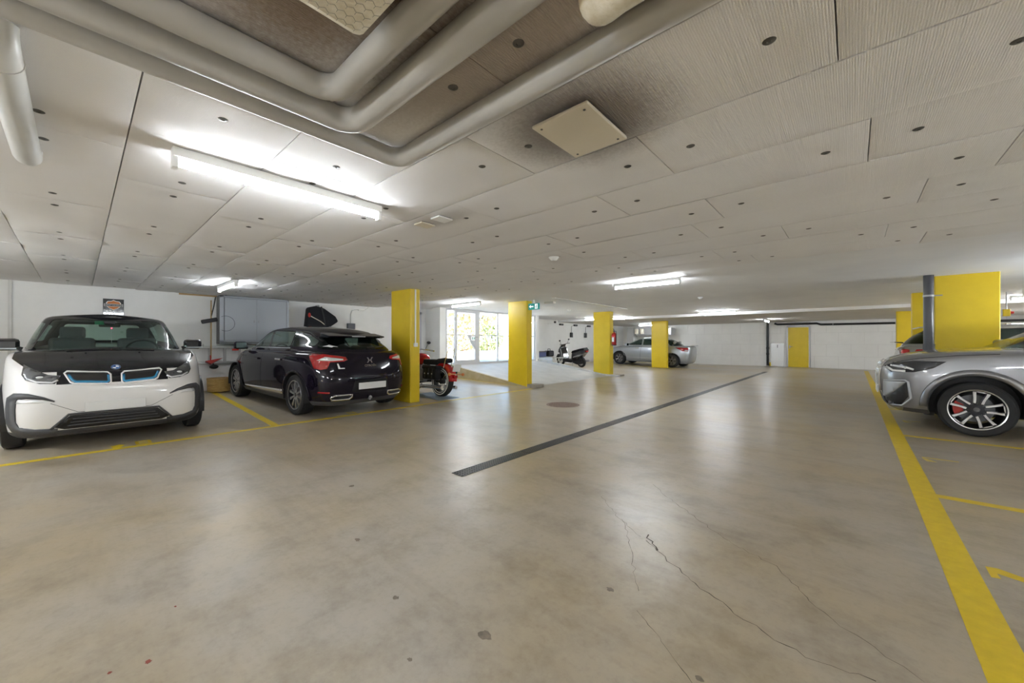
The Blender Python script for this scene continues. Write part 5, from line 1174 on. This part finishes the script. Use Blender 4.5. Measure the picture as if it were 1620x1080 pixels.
rf = fender(0, .335, .10, PI*.35, PI*.98, 'red_gloss', 'rear_mudguard'); fender(1.62, .335, .085, -.1, PI*.75, 'red_gloss', 'front_mudguard')
q = MB(); q.box((-.42, 0, .47), (.09, .11, .085), None, .03); tlm = q.build('tail_lamp', 'lamp_red', m0)
q = MB(); q.box((-.47, 0, .66), (.012, .20, .17), (0, -.25, 0), .004); npm = q.build('number_plate', 'plate_white', m0)
for s in (-1, 1):
    q = MB(); q.ball((-.46, s*.19, .52), (.035, .035, .035)); q.tube([(-.38, 0, .52), (-.46, s*.19, .52)], .010, 6); q.build('indicator', 'orange', m0)
    q = MB(); q.box((.10, s*.24, .52), (.50, .16, .30), None, .045); sb = q.build('saddlebag', 'black_cloth', m0)
    q = MB(); q.box((.10, s*.245, .64), (.53, .18, .09), None, .03); q.build('bag_lid', 'black_cloth', sb)
    for x in (-.03, .10, .23): q = MB(); q.bx(x-.012, x+.012, s*.30, s*.332, .40, .66); q.build('bag_strap', 'black_plastic', sb); q = MB(); q.ball((x, s*.336, .50), (.016, .008, .016), 8, 6); q.build('bag_stud', 'silver', sb)
    q = MB(); q.tube([(1.0, s*.17, .18), (.5, s*.19, .2), (-.25, s*.2, .22)], .04, 10); q.build('exhaust', 'chrome', m0)
    q = MB(); q.tube([(1.62, s*.10, .335), (1.38, s*.10, .82), (1.32, s*.1, .95)], .025, 10); q.build('fork_leg', 'chrome', m0)
    q = MB(); q.tube([(1.28, s*.02, 1.0), (1.25, s*.25, 1.07), (1.05, s*.40, 1.05)], .014, 8); q.tube([(1.07, s*.39, 1.05), (.95, s*.42, 1.04)], .02, 8); hb = q.build('handlebar', 'chrome', m0)
    q = MB(); q.tube([(1.18, s*.32, 1.07), (1.15, s*.38, 1.22)], .006, 6); q.ball((1.15, s*.39, 1.25), (.015, .06, .04)); q.build('mirror', 'black_plastic', hb)
q = MB(); q.box((.33, 0, .76), (.55, .30, .13), None, .05); q.box((-.02, 0, .80), (.36, .24, .11), (0, .12, 0), .045); q.build('seat', 'black_cloth', m0)
q = MB(); q.ball((.88, 0, .82), (.32, .16, .15), 20, 12); q.build('fuel_tank', 'red_gloss', m0)
q = MB(); q.box((.75, 0, .45), (.45, .26, .32), None, .05); q.tube([(.75, 0, .5), (.62, 0, .78)], .08, 12); q.tube([(.85, 0, .5), (1.0, 0, .75)], .08, 12); q.build('engine', 'grey_steel', m0)
q = MB(); q.tube([(0, 0, .335), (.5, 0, .32), (1.0, 0, .25), (1.3, 0, .8), (.7, 0, .72), (.3, 0, .6), (0, 0, .335)], .03, 8); q.build('frame', 'black_plastic', m0)
q = MB(); q.tube([(-.12, -.10, .62), (-.20, -.10, .88), (-.24, -.09, 1.08), (-.25, 0, 1.12), (-.24, .09, 1.08), (-.20, .10, .88), (-.12, .10, .62)], .011, 8); q.build('sissy_bar', 'chrome', m0)
q = MB(); q.lathe([(0, .12), (.07, .1), (.095, .0), (.08, -.08), (0, -.1)], (1.42, 0, .88), 'x', 20); q.build('headlamp', 'chrome', m0)
q = MB(); q.tube([(.6, .12, .25), (.55, .28, .02)], .012, 6); q.build('side_stand', 'black_plastic', m0)
q = MB(); q.add([(-6.55, 5.05, fz(-6.55)+.004), (-6.55, 5.62, fz(-6.55)+.004), (-7.6, 5.62, fz(-7.6)+.004), (-7.6, 5.05, fz(-7.6)+.004), (-6.55, 5.05, fz(-6.55)+.0005), (-6.55, 5.62, fz(-6.55)+.0005), (-7.6, 5.62, fz(-7.6)+.0005), (-7.6, 5.05, fz(-7.6)+.0005)], [(0, 1, 2, 3), (7, 6, 5, 4), (0, 4, 5, 1), (1, 5, 6, 2), (2, 6, 7, 3), (3, 7, 4, 0)])
mat('mat_blue', (.22, .28, .36), .8); tag(q.build('floor_mat', 'mat_blue'), 'blue grey mat under the red motorcycle', 'mat')
# ================================================================== SCOOTER
s0 = tag(empty('scooter', (-9.45, 15.55, fz(-9.45)), (math.radians(-7), -PT, math.radians(170))), 'black and silver motor scooter leaning near the white wall', 'scooter')
bike_wheel(0, .25, .12, white=False, parent=s0, m_rim='grey_steel'); bike_wheel(1.32, .26, .11, white=False, parent=s0, m_rim='grey_steel')
def sprism(name, poly, w, m_, bev=.03):
    q = MB(); q.prism(poly, 'y', -w, w); o = q.build(name, m_, s0); md = o.modifiers.new('b', 'BEVEL'); md.width = bev; md.segments = 3; return o
sprism('tail_body', [(-.35, .72), (-.38, .86), (-.05, .80), (.45, .66), (.50, .38), (.30, .30), (-.10, .48)], .15, 'black_gloss')
sprism('tail_trim', [(-.30, .66), (.05, .60), (.35, .50), (.38, .44), (.0, .53)], .158, 'silver', .01)
sprism('seat', [(-.36, .84), (-.30, .93), (-.02, .88), (.42, .77), (.50, .66), (.40, .66), (.0, .78)], .14, 'black_cloth')
sprism('engine_cover', [(-.15, .18), (-.1, .40), (.45, .40), (.5, .2), (.2, .12)], .11, 'black_plastic')
sprism('footboard', [(.40, .30), (.42, .36), (.95, .34), (1.0, .22), (.5, .2)], .17, 'black_plastic')
sprism('leg_shield', [(.92, .28), (.98, .62), (1.06, .90), (1.16, .92), (1.24, .70), (1.08, .30)], .19, 'black_gloss')
sprism('leg_shield_strip', [(.99, .34), (1.02, .62), (1.08, .86), (1.13, .84), (1.09, .60), (1.05, .34)], .198, 'silver', .008)
sprism('front_fairing', [(1.08, .92), (1.02, 1.06), (1.10, 1.05), (1.30, .80), (1.34, .66), (1.18, .62)], .15, 'black_gloss')
sprism('front_mudguard', [(1.08, .50), (1.2, .60), (1.45, .56), (1.60, .36), (1.56, .34), (1.42, .48), (1.2, .50)], .085, 'black_gloss', .02)
q = MB(); q.tube([(1.32, .08, .26), (1.16, .08, .75)], .02, 8); q.tube([(1.32, -.08, .26), (1.16, -.08, .75)], .02, 8); q.build('fork', 'grey_steel', s0)
q = MB(); q.tube([(1.06, 0, 1.0), (1.04, .2, 1.06), (.98, .34, 1.06)], .014, 8); q.tube([(1.06, 0, 1.0), (1.04, -.2, 1.06), (.98, -.34, 1.06)], .014, 8); hb = q.build('handlebar', 'black_plastic', s0)
for s in (-1, 1): q = MB(); q.tube([(1.03, s*.22, 1.06), (1.0, s*.28, 1.2)], .007, 6); q.ball((1.0, s*.31, 1.25), (.012, .06, .04)); q.build('mirror', 'black_plastic', hb)
q = MB(); q.ball((1.27, 0, .88), (.05, .08, .05)); q.build('headlamp', 'lamp_white', s0); q = MB(); q.box((-.38, 0, .76), (.05, .16, .06), None, .015); q.build('tail_lamp', 'lamp_red', s0)
q = MB(); q.tube([(.1, -.16, .25), (-.3, -.17, .3)], .05, 10); q.build('exhaust', 'grey_steel', s0); q = MB(); q.tube([(.45, .1, .22), (.4, .18, .0)], .014, 6); q.build('stand', 'grey_steel', s0)
# clutter left of the scooter
z_ = fz(-10.6)
mat('sack_film', (.55, .62, .72), .35)
o = tag(empty('plastic_sack', (-10.5, 13.9, z_)), 'pale bluish plastic sack on the floor behind the ramp kerb', 'sack'); q = MB(); q.box((0, 0, .24), (.5, 1.1, .48), None, .14); q.build('sack_body', 'sack_film', o); q = MB(); q.ball((0, .58, .42), (.06, .08, .05)); q.build('knot', 'white_plastic', o)
mat('crate_blue', (.06, .08, .20), .6)
o = tag(empty('crate', (-10.5, 13.75, z_+.485)), 'dark blue crate resting on the pale plastic sack', 'crate'); q = MB(); q.bx(-.2, .2, -.35, .2, 0, .24, .02); q.build('crate_body', 'crate_blue', o); q = MB(); q.bx(-.22, .22, -.37, .22, .2, .25, .01); q.build('crate_rim', 'dark_pipe', o)
o = tag(empty('tool_bag', (-10.45, 14.35, z_+.485)), 'black tool bag beside the dark blue crate on the sack', 'bag'); q = MB(); q.box((0, 0, .13), (.3, .42, .26), None, .05); q.build('bag_body', 'black_cloth', o); q = MB(); q.tube([(0, -.1, .25), (0, -.08, .34), (0, .08, .34), (0, .1, .25)], .012, 6); q.build('handle', 'black_plastic', o)
o = tag(empty('folding_stool', (-10.2, 14.75, fz(-10.2))), 'small white folding stool between sack and scooter', 'stool')
for y in (-.15, .15): 
    q = MB(); q.tube([(-.16, y, 0), (.16, y, .42)], .012, 8); q.tube([(.16, y, 0), (-.16, y, .42)], .012, 8); q.build('leg', 'white_paint', o)
q = MB(); q.bx(-.18, .18, -.18, .18, .42, .44, .006); q.build('seat', 'white_paint', o)
